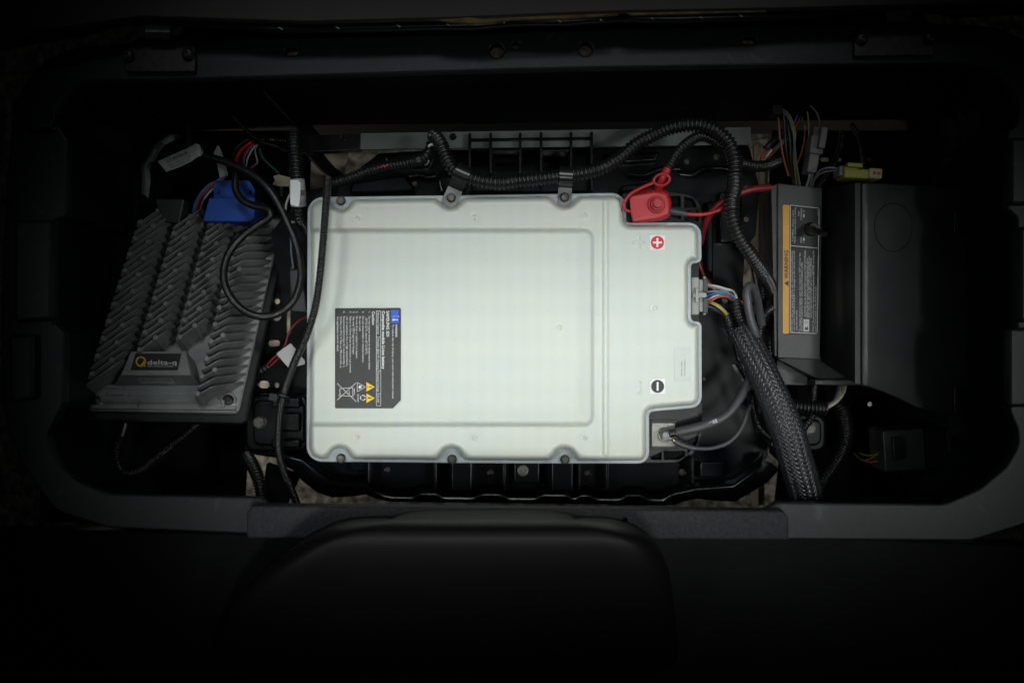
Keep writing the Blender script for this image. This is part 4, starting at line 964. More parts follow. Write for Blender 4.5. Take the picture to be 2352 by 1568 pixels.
def fin(u0, v0, u1, v1, h, prof, th=.0027, r=.0):
    """upright plate; prof = list of (t, height) along the fin"""
    d = Vector((u1 - u0, (v1 - v0))); rows = []
    A = C(u0, v0, 0); B = C(u1, v1, 0); dirv = (B - A); nrm = dirv.cross(cN).normalized() * (th / 2)
    for t_, hh in prof:
        b_ = A + dirv * t_; q = cN * (hh * .001); tp_ = cN * (min(1.3, hh * .3) * .001)
        rows.append([b_ - nrm * 1.25 + cN * .006, b_ - nrm + q - tp_, b_ - nrm * .55 + q, b_ + nrm * .55 + q, b_ + nrm + q - tp_, b_ + nrm * 1.25 + cN * .006])
    return MB().grid(rows, cu=True, capa=True, capb=True).build('fin', 'alum', hs_, angle=55)
def pin(u, v, h, r=.0036):
    lathe(C(u, v, 6), cN, [(r * 1.15, 0), (r, (h - 6.8) * .001), (r * .8, (h - 6) * .001)], 10).build('casting_pin', 'alum', hs_, angle=50)
HF = 40
endp = [(0, HF * .55), (.02, HF * .93), (.07, HF), (.90, HF), (.97, HF * .93), (1, HF * .5)]
cols = [(.02, .225, .145, .135), (.277, .455, .225, .120), (.512, .685, .27, .118)]
for ci, (u0, u1, vs0, rise) in enumerate(cols):
    n_ = 24; pitch = .041
    for k in range(n_):
        v0 = vs0 + k * pitch - (.12 if ci == 0 else 0.0) + (.02 if ci == 2 else 0)
        if v0 + rise > .985: continue
        if ci == 1 and v0 < .24 and k % 2 == 0: pass
        if ci == 0 and v0 < .03: continue
        fin(u0, v0, u1, v0 + rise, HF, endp)
        if k % 2 == 0:
            pin(u0 + .03, v0 + rise * .14, HF + 1.2); pin(u0 + (u1 - u0) * .62, v0 + rise * .62, HF + 1.2)
endp4 = [(0, HF * .55), (.02, HF * .93), (.06, HF), (.40, HF), (.46, HF * .96), (.985, 9), (1, 7)]
for k in range(24):
    v0 = .03 + k * .041
    if v0 > .84: break
    fin(.725, v0, .975, v0 + .115, HF, endp4)
    if k % 2 == 0: pin(.75, v0 + .014, HF + 1.2)
    if k % 4 == 2: pin(.82, v0 + .044, HF + 1.2)
# raised block for the maker's plate with a sloping front
def quadblock(tp, ht, bt_, hb, nm, m, par):
    a_ = [CP(x, y, ht) for x, y in tp]; b_ = [CP(x, y, hb) for x, y in bt_]
    cen_ = sum(a_, Vector()) / len(a_)
    mb = MB().grid([b_, [p - cN * .0012 for p in a_], [p.lerp(cen_, .035) for p in a_]], cu=True, capa=True, capb=True); return mb.build(nm, m, par, angle=35)
quadblock([(300, 806), (428, 806), (440, 862), (276, 862)], 38, [(322, 832), (448, 832), (462, 885), (262, 885)], 14, 'name_block', 'alum', hs_)
hq = lambda y: 14 - 4.5 * (y - 884) / 37
sa = [(206, 884), (480, 884), (503, 921), (230, 921)]
MB().grid([[CP(x, y, 5) for x, y in [(214, 880), (490, 880), (508, 934), (232, 934)]], [CP(x, y, hq(y)) for x, y in sa]], cu=True, capa=True, capb=True).build('front_shelf', 'alum', hs_, angle=35)
MB().grid([[CP(x, y, 3) for x, y in [(210, 930), (545, 934), (545, 948), (210, 944)]], [CP(x, y, 9.5) for x, y in [(214, 928), (540, 931), (542, 940), (212, 937)]]], cu=True, capa=True, capb=True).build('front_lip', 'alum', hs_, angle=35)
for x in (318, 514): boxmb(CP(x, 928, 10), (.0012, 0, 0), (0, .005, 0), (0, 0, .002)).build('lip_rib', 'alum', hs_, smooth=False)
for bx, by in [(219, 918), (524, 918)]:
    u, v = CI(bx, by, 9); lathe(C(u, v, 6), cN, [(.0098, 0), (.0098, .002), (.0085, .0028)], 24).build('screw_boss', 'alum', hs_)
    sb = lathe(C(u, v, 8.6), cN, [(.0068, 0), (.0068, .0012), (.0048, .0032), (.0026, .0036), (.0022, .0024)], 24).build('screw', 'bolt', ch)
    lathe(C(u, v, 11.4), cN, [(.0018, 0), (.0018, .0006)], 6).build('screw_socket', 'labelblack', sb, smooth=False)
# plates and stickers on the charger
def csticker(pts, h, m, nm, par=ch):
    a_ = [CP(x, y, h) for x, y in pts]; b_ = [p - cN * .0006 for p in a_]
    return MB().grid([b_, a_], cu=True, capa=True, capb=True).build(nm, m, par, angle=30)
HB = 38.35; FB = lambda x, y: CP(x, y, HB + .15)
np_ = csticker([(311, 811.5), (417, 811.5), (408, 850), (299.5, 850)], HB, 'labelblack', 'name_plate'); np_['label'] = 'black maker plate with grey and orange lettering'
m_ = MB(); textmb(m_, 'delta-q', 339, 837, 10.5, 0, length=66, fn=FB, bold=.35); textmb(m_, 'TECHNOLOGIES', 338, 842.5, 4.0, 0, length=61, fn=FB); m_.build('lettering', 'dimprint', np_, smooth=False)
m_ = MB(); ring(m_, 323.5, 830, 10.2, 4.0, 0, 28, FB, 60, 385); flat(m_, [(320, 842), (330, 828), (334, 842), (330.5, 842), (329, 836)], 0, FB); m_.build('logo_mark', 'orangeprint', np_, smooth=False)
hb_ = lambda y: 38 - 24 * (y - 862) / 23 + .9
F2 = lambda x, y: CP(x, y, hb_(y) + .25)
MB().grid([[CP(x, y, hb_(y) - .6) for x, y in [(316, 868), (394, 869), (402.5, 881), (325, 880)]], [CP(x, y, hb_(y)) for x, y in [(316, 868), (394, 869), (402.5, 881), (325, 880)]]], cu=True, capa=True, capb=True).build('barcode_sticker', 'tag', ch, smooth=False)
bc = bpy.data.objects['barcode_sticker']
m_ = MB()
for i in range(26): line(m_, 322 + i * 2.7, 869.7, 325.5 + i * 2.72, 876, .6 + .7 * random.random(), 0, F2)
textmb(m_, 'DTAD482228102912', 335, 880, 2.6, 0, length=56, fn=F2); m_.build('barcode', 'print', bc, smooth=False)
F3 = lambda x, y: CP(x, y, hq(y) + .6)
q_ = [(216, 886.5), (470, 887), (487.5, 918), (242, 917.5)]
cs_ = MB().grid([[CP(x, y, hq(y) - .2) for x, y in q_], [CP(x, y, hq(y) + .4) for x, y in q_]], cu=True, capa=True, capb=True).build('caution_sticker', 'silver', ch, smooth=False)
m_ = MB()
textmb(m_, 'CAUTION', 239, 894.5, 4.3, 0, length=34, fn=F3, bold=.15); textmb(m_, 'DANGER', 254, 909.5, 4.3, 0, length=32, fn=F3, bold=.15)
for i, (s_, x, L_) in enumerate([('Read manual before charging. This charger contains multiple charging profiles to effectively', 290, 172), ('charge different types and sizes of li-ion and lead acid batteries. Batteries should only be', 293, 171), ('charged with a charging profile that is appropriate to the specific battery type and capacity.', 296, 172), ('Charging other battery types or voltages may cause personal injury and damage. Consult your equipment manufacturer if you are', 231, 238)]):
    textmb(m_, s_, x, 889.5 + i * 3.3, 1.7, 0, length=L_, fn=F3)
for i, (s_, x, L_) in enumerate([('Risk of electrical shock. Do not touch uninsulated portion of output connector or uninsulated', 305, 168), ('battery terminal. Connect only to properly grounded AC outlet. Risk of explosive battery', 308, 168), ('gases. Adequate ventilation during charging is required. Avoid exposure to heat, flames', 310, 167), ('or sparks. Disconnect AC supply before making or breaking connections to the battery, otherwise arcing may result.', 246, 232)]):
    textmb(m_, s_, x, 906.5 + i * 3.3, 1.7, 0, length=L_, fn=F3)
for cx, cy in [(230, 891.5), (284, 891.5), (246, 906.5), (298, 907)]:
    for a_, b_ in [((-5, 3.5), (5.5, 3.5)), ((5.5, 3.5), (-.8, -4)), ((-.8, -4), (-5, 3.5))]: line(m_, cx + a_[0], cy + a_[1], cx + b_[0], cy + b_[1], .9, 0, F3)
m_.build('lettering', 'print', cs_, smooth=False)
csticker([(604, 560), (614, 530), (620, 548), (611, 578)], 8.2, 'silver', 'side_sticker')
# sticker on the side wall
o = prism(rot2(rect(185, 908, 203, 1000, 3), 194, 954, 1), -146, -147, .2).build('barcode_label', 'oldtag'); tag(o, 'cream barcode label on the side panel under the charger', 'label')
m_ = MB()
for i in range(30): line(m_, 191.5, 930 + i * 2, 198, 930 + i * 2 + .0, .5 + random.random() * .9, -145.7)
m_.build('barcode', 'print', o, smooth=False)

# boxes and connectors behind the charger
bb = empty('blue_connector', W(525, 480, -150), 'bright blue moulded connector housing behind the charger', 'connector')
pyr([(486, 452), (586, 452), (590, 440), (574, 416), (498, 414), (492, 425)], -130, [(492, 454), (584, 454), (585, 436), (572, 415), (505, 413), (490, 428)], -92).build('upper_body', 'blue', bb, angle=30)
lo_ = fillet([(480, 454, 3), (586, 454, 3), (584, 505, 8), (572, 509, 5), (466, 508, 4)], 3, 4)
prism(lo_, -78, -128, 3, 3).build('lower_body', 'blue', bb)
prism(rect(493, 436, 502, 444, 3), -88, -100, 2).build('knob', 'blue', bb); prism(rect(560, 436, 573, 446, 3), -88, -100, 2).build('knob', 'blue', bb)
m_ = MB()
for a_, b_ in [((509, 456), (537, 456)), ((537, 456), (518, 478)), ((518, 478), (509, 456))]: line(m_, *a_, *b_, 1.2, -77.7)
m_.build('embossed_triangle', 'blue', bb, smooth=False)
o = prism(fillet([(354, 456), (424, 457), (412, 514), (372, 510)], 4, 3), -100, -150, 3).build('relay_box', 'black_grain'); tag(o, 'plain black box at the top end of the charger', 'box')
o = empty('grey_connector', W(448, 510, -150), 'small grey connector wedged left of the blue housing', 'connector')
prism(rect(430, 500, 468, 524, 4), -112, -140, 2).build('connector_body', 'inline', o); prism(rect(433, 491, 456, 499, 1), -108, -120, 1).build('connector_latch', 'plug', o); prism(rect(439, 493.5, 450, 496.5, .5), -107.6, -109, .2).build('latch_slot', 'print', o)
for i, (c_, dx, r_) in enumerate([('wred', 0, 3.2), ('wblue', -7, 2.6), ('teal', -4, 2.2), ('wblack', 4, 2.6), ('wblue', 7, 2.2), ('white', 9, 1.8)]):
    tube('wire', [(505 + dx * .3, 417 + dx * .6, -100), (481 + dx * .5, 431 + dx * .7, -98), (463 + dx * .8, 452 + dx * .4, -100), (453 + dx, 474, -106), (450 + dx, 492, -114)], r_, c_, o, sides=8)

# charger cord: one long black cable with its loop
o = tube('charger_cord', [(450, 352, -60), (466, 357, -58), (515, 371, -52), (556, 388, -46), (587, 406, -42), (618, 435, -38), (642, 472, -36), (663, 517, -34), (679, 556, -32), (689, 600, -30), (691, 640, -28), (680, 680, -24), (652, 712, -20), (610, 727, -18), (570, 719, -16), (537, 692, -16), (517, 655, -18), (514, 622, -20), (524, 585, -24), (552, 548, -30), (590, 519, -34), (614, 503, -36), (622, 491, -36), (613, 480, -38), (587, 474, -42), (557, 460, -46), (542, 437, -50), (541, 412, -54), (545, 392, -60), (552, 378, -70)], 8.8, 'rubber', sides=16)
tag(o, 'black charger cord coiled in a loop over the charger fins', 'cord')
pg = empty('cord_plug', W(436, 250, -90), 'black moulded plug and stub of cord hanging from the bulkhead', 'plug')
tube('stub', [(431, 258, -70), (430, 290, -64), (433, 318, -62), (440, 342, -62)], 9.5, 'rubber', pg, sides=14)
tube('plug_body', [(436, 205, -82), (436, 230, -76), (432, 262, -70)], 15, 'rubber', pg, sides=14)
tg = empty('cord_tag', W(412, 362, -52), 'white paper part number tag folded round the charger cord', 'tag')
mb = MB(); tp_ = [(362, 371), (395, 356), (430, 341), (449, 330), (459, 333), (465, 345)]; bp_ = [(382, 395), (412, 384), (438, 372), (455, 360), (462, 358), (467, 352)]
zs = [-58, -54, -50, -46, -48, -54]
mb.grid([[W(x, y, z) for (x, y), z in zip(tp_, zs)], [W((a_[0] + b_[0]) / 2, (a_[1] + b_[1]) / 2, z + 1) for a_, b_, z in zip(tp_, bp_, zs)], [W(x, y, z) for (x, y), z in zip(bp_, zs)]]); mb.build('paper', 'tag', tg)
FT = lambda x, y: W(x, y, -57 + (x - 362) * .125 + 2.2)
m_ = MB(); textmb(m_, 'delta-q', 397, 366.5, 5.6, 25, length=36, fn=FT, bold=.2); textmb(m_, 'TECHNOLOGIES', 399, 368.2, 2.0, 25, length=34, fn=FT); textmb(m_, 'P/N: 900-0206', 388, 383, 3.8, 25, length=56, fn=FT); textmb(m_, 'REVISION: 02', 393, 388, 3.8, 25, length=48, fn=FT)
ring(m_, 387, 367.5, 5, 1.3, 0, 20, FT); m_.build('lettering', 'print', tg, smooth=False)
mb = MB(); rows = []
for i, (x, y, w_) in enumerate([(333, 450, 8), (336, 415, 10), (334, 385, 10), (345, 368, 9), (358, 345, 8), (372, 328, 8), (395, 314, 9), (426, 313, 7)]):
    rows.append([W(x - w_, y - 2 - i * .5, -84 + random.uniform(-3, 3)), W(x - w_ * .3, y - 4, -80 + random.uniform(-4, 4)), W(x + w_ * .3, y + 1, -82 + random.uniform(-4, 4)), W(x + w_, y + 5, -84 + random.uniform(-3, 3))])
o = mb.grid(rows).build('tape_strip', 'tape', angle=30); tag(o, 'crumpled grey tape strip hanging behind the paper tag', 'tape')
hw = empty('wire_bundle', W(570, 360, -80), 'red, black and white wires dropping from the level conduit', 'wires')
for c_, r_, pts in [('wred', 4.2, [(590, 321, -72), (572, 330, -66), (553, 346, -66), (543, 366, -70), (541, 385, -80)]), ('wblack', 4, [(590, 318, -74), (566, 322, -68), (546, 338, -68), (536, 360, -74), (533, 380, -84)]), ('wred', 2.4, [(592, 326, -72), (576, 336, -66), (562, 353, -68), (556, 380, -80)]),
                    ('white', 2, [(594, 330, -72), (582, 340, -66), (570, 361, -68), (565, 384, -80)]), ('wgrey', 2, [(596, 330, -72), (586, 344, -66), (590, 366, -68), (591, 374, -70), (576, 386, -78)]), ('wblue', 2, [(592, 328, -74), (574, 342, -70), (562, 362, -72), (560, 384, -82)])]:
    tube('wire', pts, r_, c_, hw, sides=8)
o = tube('green_wire', [(596, 340, -80), (599, 354, -80), (612, 372, -80), (636, 394, -82), (645, 415, -84), (647, 450, -90)], 3.2, 'wgreen'); tag(o, 'single dark green wire left of the upright conduit', 'wire')
mb = MB(); mb.grid([[W(500, 334, -70), W(504, 336, -70)], [W(491, 351, -68), W(511, 356, -68)], [W(499, 380, -70), W(520, 384, -69)], [W(505, 408, -76), W(524, 402, -75)], [W(494, 416, -84), W(512, 414, -84)]]); o = mb.build('paper_tag', 'tag'); tag(o, 'narrow white printed tag standing above the blue connector', 'tag')
m_ = MB()
for i in range(5): textmb(m_, 'WARNING' if i == 0 else 'see manual', 507 - i * 2.6, 344 + i * 6, 3 if i == 0 else 1.6, -70, -66.5, 16)
m_.build('lettering', 'greyprint', o, smooth=False)
o = tube('thin_black_cable', [(440, 226, -40), (474, 234, -42), (515, 252, -46), (556, 289, -50), (583, 314, -52), (607, 328, -54), (646, 338, -58), (670, 340, -66)], 4.2, 'rubber'); tag(o, 'thin black cable sagging along the bulkhead at upper left', 'cable')
o = tube('white_wire', [(672, 440, -40), (664, 452, -38), (656, 476, -38), (658, 498, -40), (668, 510, -44), (684, 510, -50)], 2.8, 'white'); tag(o, 'pale wire looping past the barcode label on the upright conduit', 'wire')
mb = MB(); mb.grid([[W(628, 404, -62), W(640, 401, -58), (W(668, 408, -56))], [W(632, 414, -58), W(645, 413, -54), W(668, 416, -52)], [W(626, 424, -62), W(642, 428, -58), W(668, 428, -56)]]); o = mb.build('masking_tape', 'beigetape', angle=20); tag(o, 'scrap of beige masking tape beside the upright conduit', 'tape')
o = tube('blue_wire', [(668, 540, -60), (669, 580, -64), (674, 615, -70)], 2.4, 'lblue'); tag(o, 'pale blue wire into the black fuse holder left of the battery', 'wire')
fz = empty('fuse_holder', W(682, 680, -110), 'black inline fuse holder hanging left of the battery', 'fuse holder')
prism(fillet([(664, 620), (692, 616), (706, 710), (704, 718), (668, 716)], 4, 3), -72, -96, 3).build('body', 'black_grain', fz); tube('cap', [(672, 612, -76), (672, 622, -78)], 4, 'inline', fz)
rw = empty('red_wire_pair', W(650, 800, -100), 'pair of thin red wires leaving black tape left of the battery', 'wires')
tube('wire', [(606, 848, -80), (622, 828, -76), (640, 812, -74), (655, 792, -72), (662, 768, -72), (680, 742, -70), (708, 724, -68)], 2.8, 'darkred', rw); tube('wire', [(611, 850, -80), (632, 830, -76), (660, 806, -72), (690, 794, -70), (708, 788, -68)], 2.8, 'darkred', rw)
conduit('tape_sleeve', [(560, 872, -100), (580, 862, -92), (600, 852, -84), (622, 838, -80)], 10.5, 9, parent=rw, m='rubber', depth=.4)
pt = prism(fillet([(634, 812), (668, 788), (700, 828), (700, 836), (664, 846)], 2, 2), -58, -58.6, .1).build('paper_tag', 'tag'); tag(pt, 'plain white paper tag under the thin conduit', 'tag')
# diagonal brace at the upper left
bz = empty('brace', W(690, 330, -80), 'thin black steel brace slanting from the bulkhead to the tray', 'brace')
mb = MB(); A_ = [(604, 212, 20), (700, 316, -46), (706, 360, -70), (735, 392, -80), (758, 412, -86)]
mb.grid([[W(*p) for p in A_], [W(p[0] + 4, p[1] - 2, p[2]) for p in A_], [W(p[0] + 36, p[1] - 6, p[2] - 60) for p in A_]]); mb.build('strip', 'black', bz, angle=20)

# ------------------------------------------------------------------ controller cover
cc = empty('controller_cover', W(1960, 660, -180), 'black plastic controller cover with a stepped side and warning label', 'cover')
px_ = [1977, 1978, 1981, 1987, 1995, 2030, 2070, 2110, 2150, 2200, 2260, 2300]
pz_ = [-8, -4, -1, 0, -1.5, -12, -25, -38, -52, -70, -92, -108]
def ytop(x): return 419 + (x - 1977) * .055
def ybot(x): return np.interp(x, [1977, 2000, 2040, 2110, 2196, 2300], [886, 889, 904, 937, 956, 962])
rows = [[W(x, ytop(x) + 5, -150) for x in px_], [W(x, ytop(x), z - 3) for x, z in zip(px_, pz_)], [W(x, ytop(x) + 1.5, z - .8) for x, z in zip(px_, pz_)], [W(x, ytop(x) + 5, z) for x, z in zip(px_, pz_)]]
rows += [[W(x, ytop(x) + 5 + (ybot(x) - ytop(x) - 10) * t_, z) for x, z in zip(px_, pz_)] for t_ in (.2, .4, .6, .8)]
rows += [[W(x, ybot(x) - 5, z) for x, z in zip(px_, pz_)], [W(x, ybot(x) - 1.5, z - .8) for x, z in zip(px_, pz_)], [W(x, ybot(x), z - 3) for x, z in zip(px_, pz_)], [W(x, ybot(x) - 5, -150) for x in px_]]
mb = MB().grid(rows); mb.build('cover_top', 'black_grain', cc, angle=50)
ZT = lambda x: float(np.interp(x, px_, pz_))
zS = -58
sh = fillet([(1786, 421, 3), (1889, 431, 3), (1884, 826, 3), (1786, 822, 3)], 3, 3)
prism(sh, zS, -150, 2, 3).build('label_shelf', 'black_grain', cc)
pyr([(1884, 432), (1990, 425), (1990, 884), (1880, 826)], zS - 6, [(1964, 421), (1990, 420), (1990, 884), (1964, 880)], -4).build('step_wall', 'black', cc, angle=20)
pyr([(1757, 440), (1790, 421), (1790, 820), (1757, 800)], -120, [(1772, 428), (1790, 421), (1790, 820), (1780, 816)], zS - 3).build('side_flange', 'black_grain', cc, angle=20)
prism([(1784, 815), (1990, 815), (1990, 885), (1784, 884)], -84, -120, 1).build('base_flange', 'inline' if False else 'black_grain', cc)
pyr([(1786, 828), (1884, 885), (1984, 885), (1984, 820)], -84, [(1788, 824), (1884, 872), (1980, 872), (1980, 815)], zS - 2).build('gusset', 'black', cc, angle=20)
prism([(1872, 872), (1982, 870), (1982, 886), (1872, 884)], -52, -90, 2).build('gusset_edge', 'black_grain', cc)
kn = MB(); kn.add([W(x, y, ZT(x) + .5) for x, y in circ(2052, 522, 42, 48, 54)] + [W(x, y, ZT(x) - 1) for x, y in circ(2052, 522, 42, 48, 54)], [tuple(range(48))] + [(i, (i + 1) % 48, 48 + (i + 1) % 48, 48 + i) for i in range(48)]); kn.build('knockout', 'black_grain', cc, angle=30)
tube('knockout_groove', [(x, y, ZT(x) + .3) for x, y in circ(2052, 522, 43.5, 40, 55.5)] + [(2095.5, 522, ZT(2095.5) + .3)], 1.1, 'print', cc, sides=6)
for y0, y1 in [(484, 536), (888, 948)]:
    prism(rect(2192, y0, 2203, y1, 3), ZT(2195) + 8, ZT(2195) - 6, 2).build('clip', 'black', cc)
# label on the shelf: text runs up the picture
zw = zS + .35
wl = prism(fillet([(1797, 468, 4), (1886, 474, 4), (1880, 769, 4), (1797, 768, 4)], 4, 4), zw, zw - .8, .1, 1).build('warning_label', 'labelblack', cc); wl['label'] = 'black and orange warning label'
flat(MB(), fillet([(1798, 469.5, 3), (1813.5, 471, 0), (1812, 766, 0), (1798, 766.5, 3)], 2, 3), zw + .12).build('orange_band', 'orangeprint', wl, smooth=False)
zp = zw + .25
m_ = MB(); textmb(m_, 'WARNING', 1810.5, 640, 9.0, 90, zp, 65, bold=.35)
flat(m_, [(1801, 650), (1811, 644.5), (1811, 657.5)], zp)
m_.build('warning_lettering', 'print', wl, smooth=False)
m_ = MB()
for a_, b_ in [((1815.5, 471), (1880, 478)), ((1881.5, 480), (1877, 764)), ((1876, 766), (1815, 763)), ((1815, 763), (1815.5, 471)), ((1815, 564), (1880, 570))]: line(m_, *a_, *b_, 1.7, zp)
m_.build('frame_lines', 'dimprint', wl, smooth=False)
m_ = MB()
def wl_(s_, bx, y0, y1, cap=4.4): textmb(m_, s_, 1764 + bx / 4, 392 + y0 / 4, cap, 90, zp, (y0 - y1) / 4)
for s_, bx, y0, y1 in [('DO NOT alter or tamper with this unit. Unauthorized modifications', 228, 1465, 735), ('can result in SERIOUS INJURY or damage to the vehicle and will', 247, 1465, 738), ('void the warranty.', 270, 1465, 1275), ('To disable electrical system, turn key switch to \'OFF\' and set the', 300, 1470, 755),
       ('RUN-TOW switch to TOW. Disconnect the battery cables.', 318, 1470, 835), ('ALWAYS set the RUN-TOW switch to TOW/STORAGE', 348, 1340, 735), ('before disconnecting or connecting battery wires.', 366, 1345, 800), ('ELECTRICAL ARC or BATTERY EXPLOSION can', 384, 1348, 785), ('occur if the switch is NOT set to TOW/STORAGE.', 402, 1350, 798),
       ('WAIT 30 seconds after reconnecting batteries BEFORE moving the', 424, 1480, 735), ('RUN-TOW switch to the RUN position.', 445, 1480, 1055), ('TOWING: Always select', 236, 655, 360), ('\'TOW\' position before towing', 256, 670, 338), ('TOW', 292, 420, 372), ('STORAGE', 314, 455, 348), ('RUN', 312, 660, 612), ('679115', 462, 415, 365)]:
    wl_(s_, bx, y0, y1, 2.4 if s_ == '679115' else 4.2)
for bx, y in [(222, 1478), (287, 1483), (333, 1487), (412, 1492)]: flat(m_, circ(1764 + bx / 4, 392 + y / 4, 1.3, 10), zp)
flat(m_, [(1764 + x / 4, 392 + y / 4) for x, y in [(330, 395), (340, 412), (334, 412), (334, 430), (324, 430), (324, 412), (318, 412)]], zp)
flat(m_, [(1764 + x / 4, 392 + y / 4) for x, y in [(330, 648), (340, 630), (334, 630), (334, 615), (324, 615), (324, 630), (318, 630)]], zp)
ring(m_, 1764 + 330 / 4, 392 + 372 / 4, 2, .5, zp); line(m_, 1764 + 318 / 4, 392 + 660 / 4, 1764 + 336 / 4, 392 + 660 / 4, .6, zp)
m_.build('lettering', 'dimprint', wl, smooth=False)
m_ = MB(); flat(m_, [(1845.5, 733), (1858.5, 733), (1858.5, 761), (1845.5, 761)], zp); m_.build('pictogram', 'dimprint', wl, smooth=False)
m_ = MB(); flat(m_, [(1848, 757), (1850, 749), (1853, 753), (1855, 747), (1857, 758)], zp + .1); ring(m_, 1852, 740, 3, 1, zp + .1, 14); m_.build('pictogram_print', 'print', wl, smooth=False)
tw = zlathe(1862, 527, zS, [(16, 0), (16, 2), (13, 4), (13, 8), (11, 9), (11, 13)], 28).build('toggle_switch', 'rubber', cc)
zlathe(1862, 527, zS + 3, [(13.5, 0), (13.5, 5)], 6).build('nut', 'bolt', tw, smooth=False)
tube('lever', [(1864, 527, zS + 10), (1872, 530, zS + 20), (1883, 534, zS + 29), (1897, 538, zS + 36)], 10, 'rubber', tw, r2=6, sides=16)

# ------------------------------------------------------------------ upper right wiring
wb = empty('wire_bundle', W(1820, 330, -100), 'coloured wire bundle dropping behind the controller cover', 'wires')
for c_, r_, pts in [('dorange', 2.6, [(1788, 270, -30), (1789, 290, -30), (1792, 321, -34), (1800, 365, -42), (1811, 404, -56)]), ('dlblue', 2.8, [(1797, 256, -26), (1812, 272, -24), (1821, 300, -26), (1825, 335, -32), (1828, 370, -42), (1838, 432, -66)]),
                    ('dyellow', 2.6, [(1797, 251, -30), (1812, 264, -30), (1822, 286, -32), (1826, 310, -36), (1823, 355, -46), (1831, 432, -70)]), ('teal', 2.4, [(1806, 350, -50), (1808, 370, -54), (1814, 396, -60), (1828, 424, -72)]), ('dorange', 2.4, [(1849, 288, -50), (1848, 312, -52), (1843, 344, -56), (1831, 376, -66)]),
                    ('olive', 2.4, [(1853, 250, -52), (1857, 280, -54), (1858, 310, -56), (1855, 350, -60), (1845, 390, -70)]), ('wblack', 3.2, [(1800, 262, -34), (1804, 310, -38), (1806, 352, -44), (1814, 400, -60)]), ('wblack', 3.2, [(1806, 262, -38), (1814, 320, -42), (1816, 366, -50), (1822, 420, -66)]),
                    ('inline', 2.4, [(1845, 235, -40), (1862, 244, -38), (1876, 260, -38), (1881, 276, -40), (1882, 292, -44)]), ('wblue', 2, [(1845, 240, -60), (1832, 265, -60), (1822, 285, -62)]), ('wred', 2, [(1842, 262, -62), (1832, 282, -64), (1824, 305, -68)]), ('wgreen', 2, [(1848, 262, -64), (1838, 284, -66), (1826, 310, -70)]), ('dyellow', 2, [(1818, 370, -58), (1817, 390, -60), (1824, 404, -66)])]:
    tube('wire', pts, r_, c_, wb, sides=8)
prism(rect(1776, 240, 1798, 262, 2), -22, -46, 1.5).build('clip', 'black', wb)
ic = empty('inline_connector', W(1875, 340, -90), 'grey inline connector hanging above the controller cover', 'connector')
a0 = rot2(rect(1862, 312, 1893, 353, 3), 1878, 333, 7); prism(a0, -34, -62, 2).build('sleeve', 'inline', ic)
prism(rot2(rect(1857, 352, 1880, 396, 3), 1868, 374, 9), -38, -62, 2).build('body', 'inline', ic)
prism(rot2(rect(1868, 290, 1884, 314, 3), 1876, 302, 9), -40, -60, 2).build('rear_body', 'inline', ic); prism(rot2(rect(1884, 292, 1899, 340, 2), 1891, 316, 9), -26, -36, 1.5).build('latch', 'inline', ic)
for dx, ex in [(0, 0), (7, 9)]: tube('wire', [(1861 + dx, 390, -48), (1858 + dx, 411, -54), (1850 + ex, 436, -66)], 3, 'wgrey', ic, sides=8)
yc = empty('yellow_connector', W(1975, 395, -60), 'yellow connector with a beige two-hole end on the controller cover', 'connector')
prism(rot2(rect(1939, 381, 1972, 409, 4), 1955, 395, 4), -8, -36, 3).build('shell', 'yellow', yc); prism(rot2(rect(1966, 388, 1996, 410, 3), 1980, 398, 4), -8, -34, 2).build('shell_front', 'yellow', yc)
prism(rot2(rect(1947, 374, 1982, 384, 2), 1965, 379, 4), -2, -12, 1.5).build('latch', 'yellow', yc); be = prism(rot2(rect(1996, 386, 2027, 410, 4), 2010, 398, 4), -8, -34, 2).build('end_cap', 'beige', yc)
for x, y in [(2008, 397.5), (2018, 398.5)]: zlathe(x, y, -8.6, [(4, 0), (4, .8), (3, 1)], 16).build('seal', 'maroon', be)
prism(rot2(rect(1928, 380, 1941, 404, 3), 1934, 392, 4), -12, -34, 2).build('rear_body', 'inline', yc)
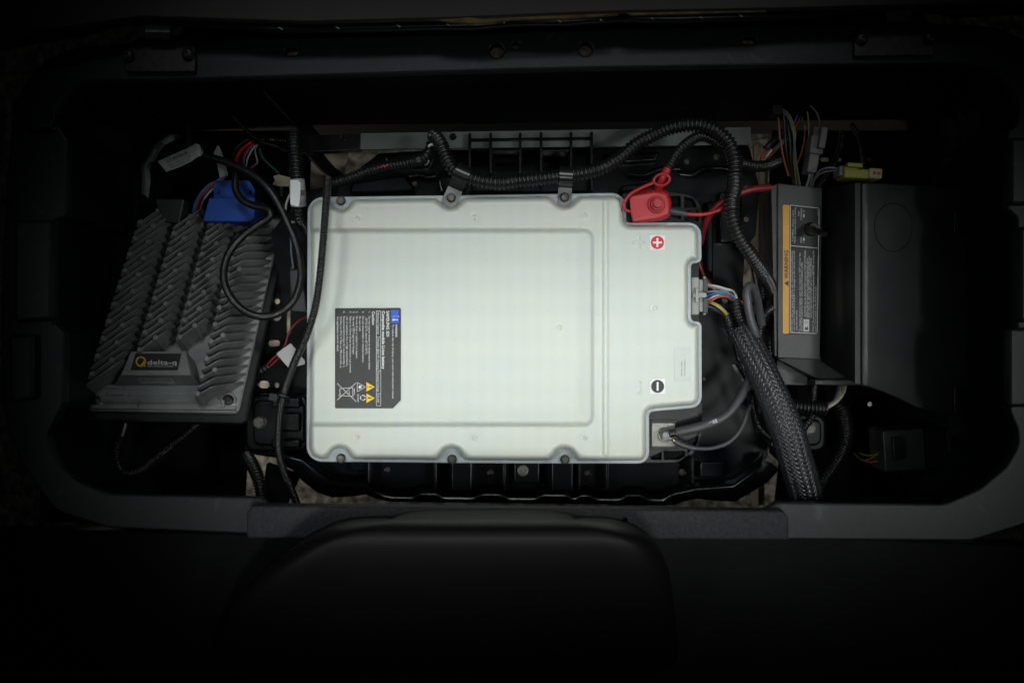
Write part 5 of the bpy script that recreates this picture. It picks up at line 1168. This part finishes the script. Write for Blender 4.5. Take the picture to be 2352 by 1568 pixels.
tube('wire', [(1932, 390, -20), (1908, 385, -20), (1886, 390, -26), (1873, 407, -40), (1866, 428, -60)], 2.6, 'dlblue', yc, sides=8); tube('wire', [(1932, 394, -22), (1908, 392, -24), (1886, 398, -30), (1870, 414, -44), (1860, 432, -62)], 2.6, 'inline', yc, sides=8)
sw = empty('wire_bundle', W(1760, 356, -100), 'three short red and white wires left of the coloured bundle', 'wires')
for c_, pts in [('wred', [(1760, 338, -60), (1750, 356, -62), (1745, 372, -66)]), ('white', [(1774, 343, -60), (1762, 358, -62), (1753, 371, -66)]), ('wred', [(1780, 347, -60), (1767, 361, -62), (1757, 371, -66)])]: tube('wire', pts, 2.2, c_, sw, sides=8)
tube('sleeve', [(1758, 342, -60), (1776, 324, -62), (1798, 302, -66)], 7, 'wblack', sw); tube('sleeve', [(1776, 347, -60), (1790, 334, -62), (1806, 318, -66)], 6, 'inline', sw)
# lower right connector
bk = empty('black_connector', W(2110, 1030, -150), 'dim black multi pin connector at the lower right', 'connector')
prism(rot2(rect(2030, 985, 2125, 1080, 5), 2078, 1032, -4), -100, -150, 3).build('body', 'black_grain', bk); prism(rot2(rect(2052, 1005, 2076, 1055, 3), 2064, 1030, -4), -92, -102, 2).build('latch', 'black', bk); prism(rot2(rect(2125, 990, 2175, 1072, 4), 2150, 1030, -4), -106, -146, 3).build('collar', 'black', bk)
tb = plate('tab', rot2(rect(2176, 986, 2222, 1040, 12), 2198, 1012, -4), [circ(2202, 1014, 17, 24)], -98, 4, 'bolt', bk)
for c_, pts in [('olive', [(1960, 1040, -130), (1980, 1056, -124), (2005, 1050, -120), (2024, 1030, -120), (2034, 1010, -122)]), ('olive', [(1972, 1040, -130), (1996, 1046, -126), (2020, 1040, -124), (2036, 1034, -124)]), ('wred', [(1985, 1060, -130), (2010, 1060, -126), (2034, 1052, -126)]), ('wblue', [(2020, 1066, -130), (2030, 1070, -128), (2038, 1074, -128)])]: tube('wire', pts, 2, c_, bk, sides=6)
o = tube('brown_wire', [(2200, 1060, -130), (2225, 1085, -120), (2250, 1105, -110), (2270, 1130, -100)], 3, 'wbrown'); tag(o, 'dull brown wire curving away at the lower right', 'wire')
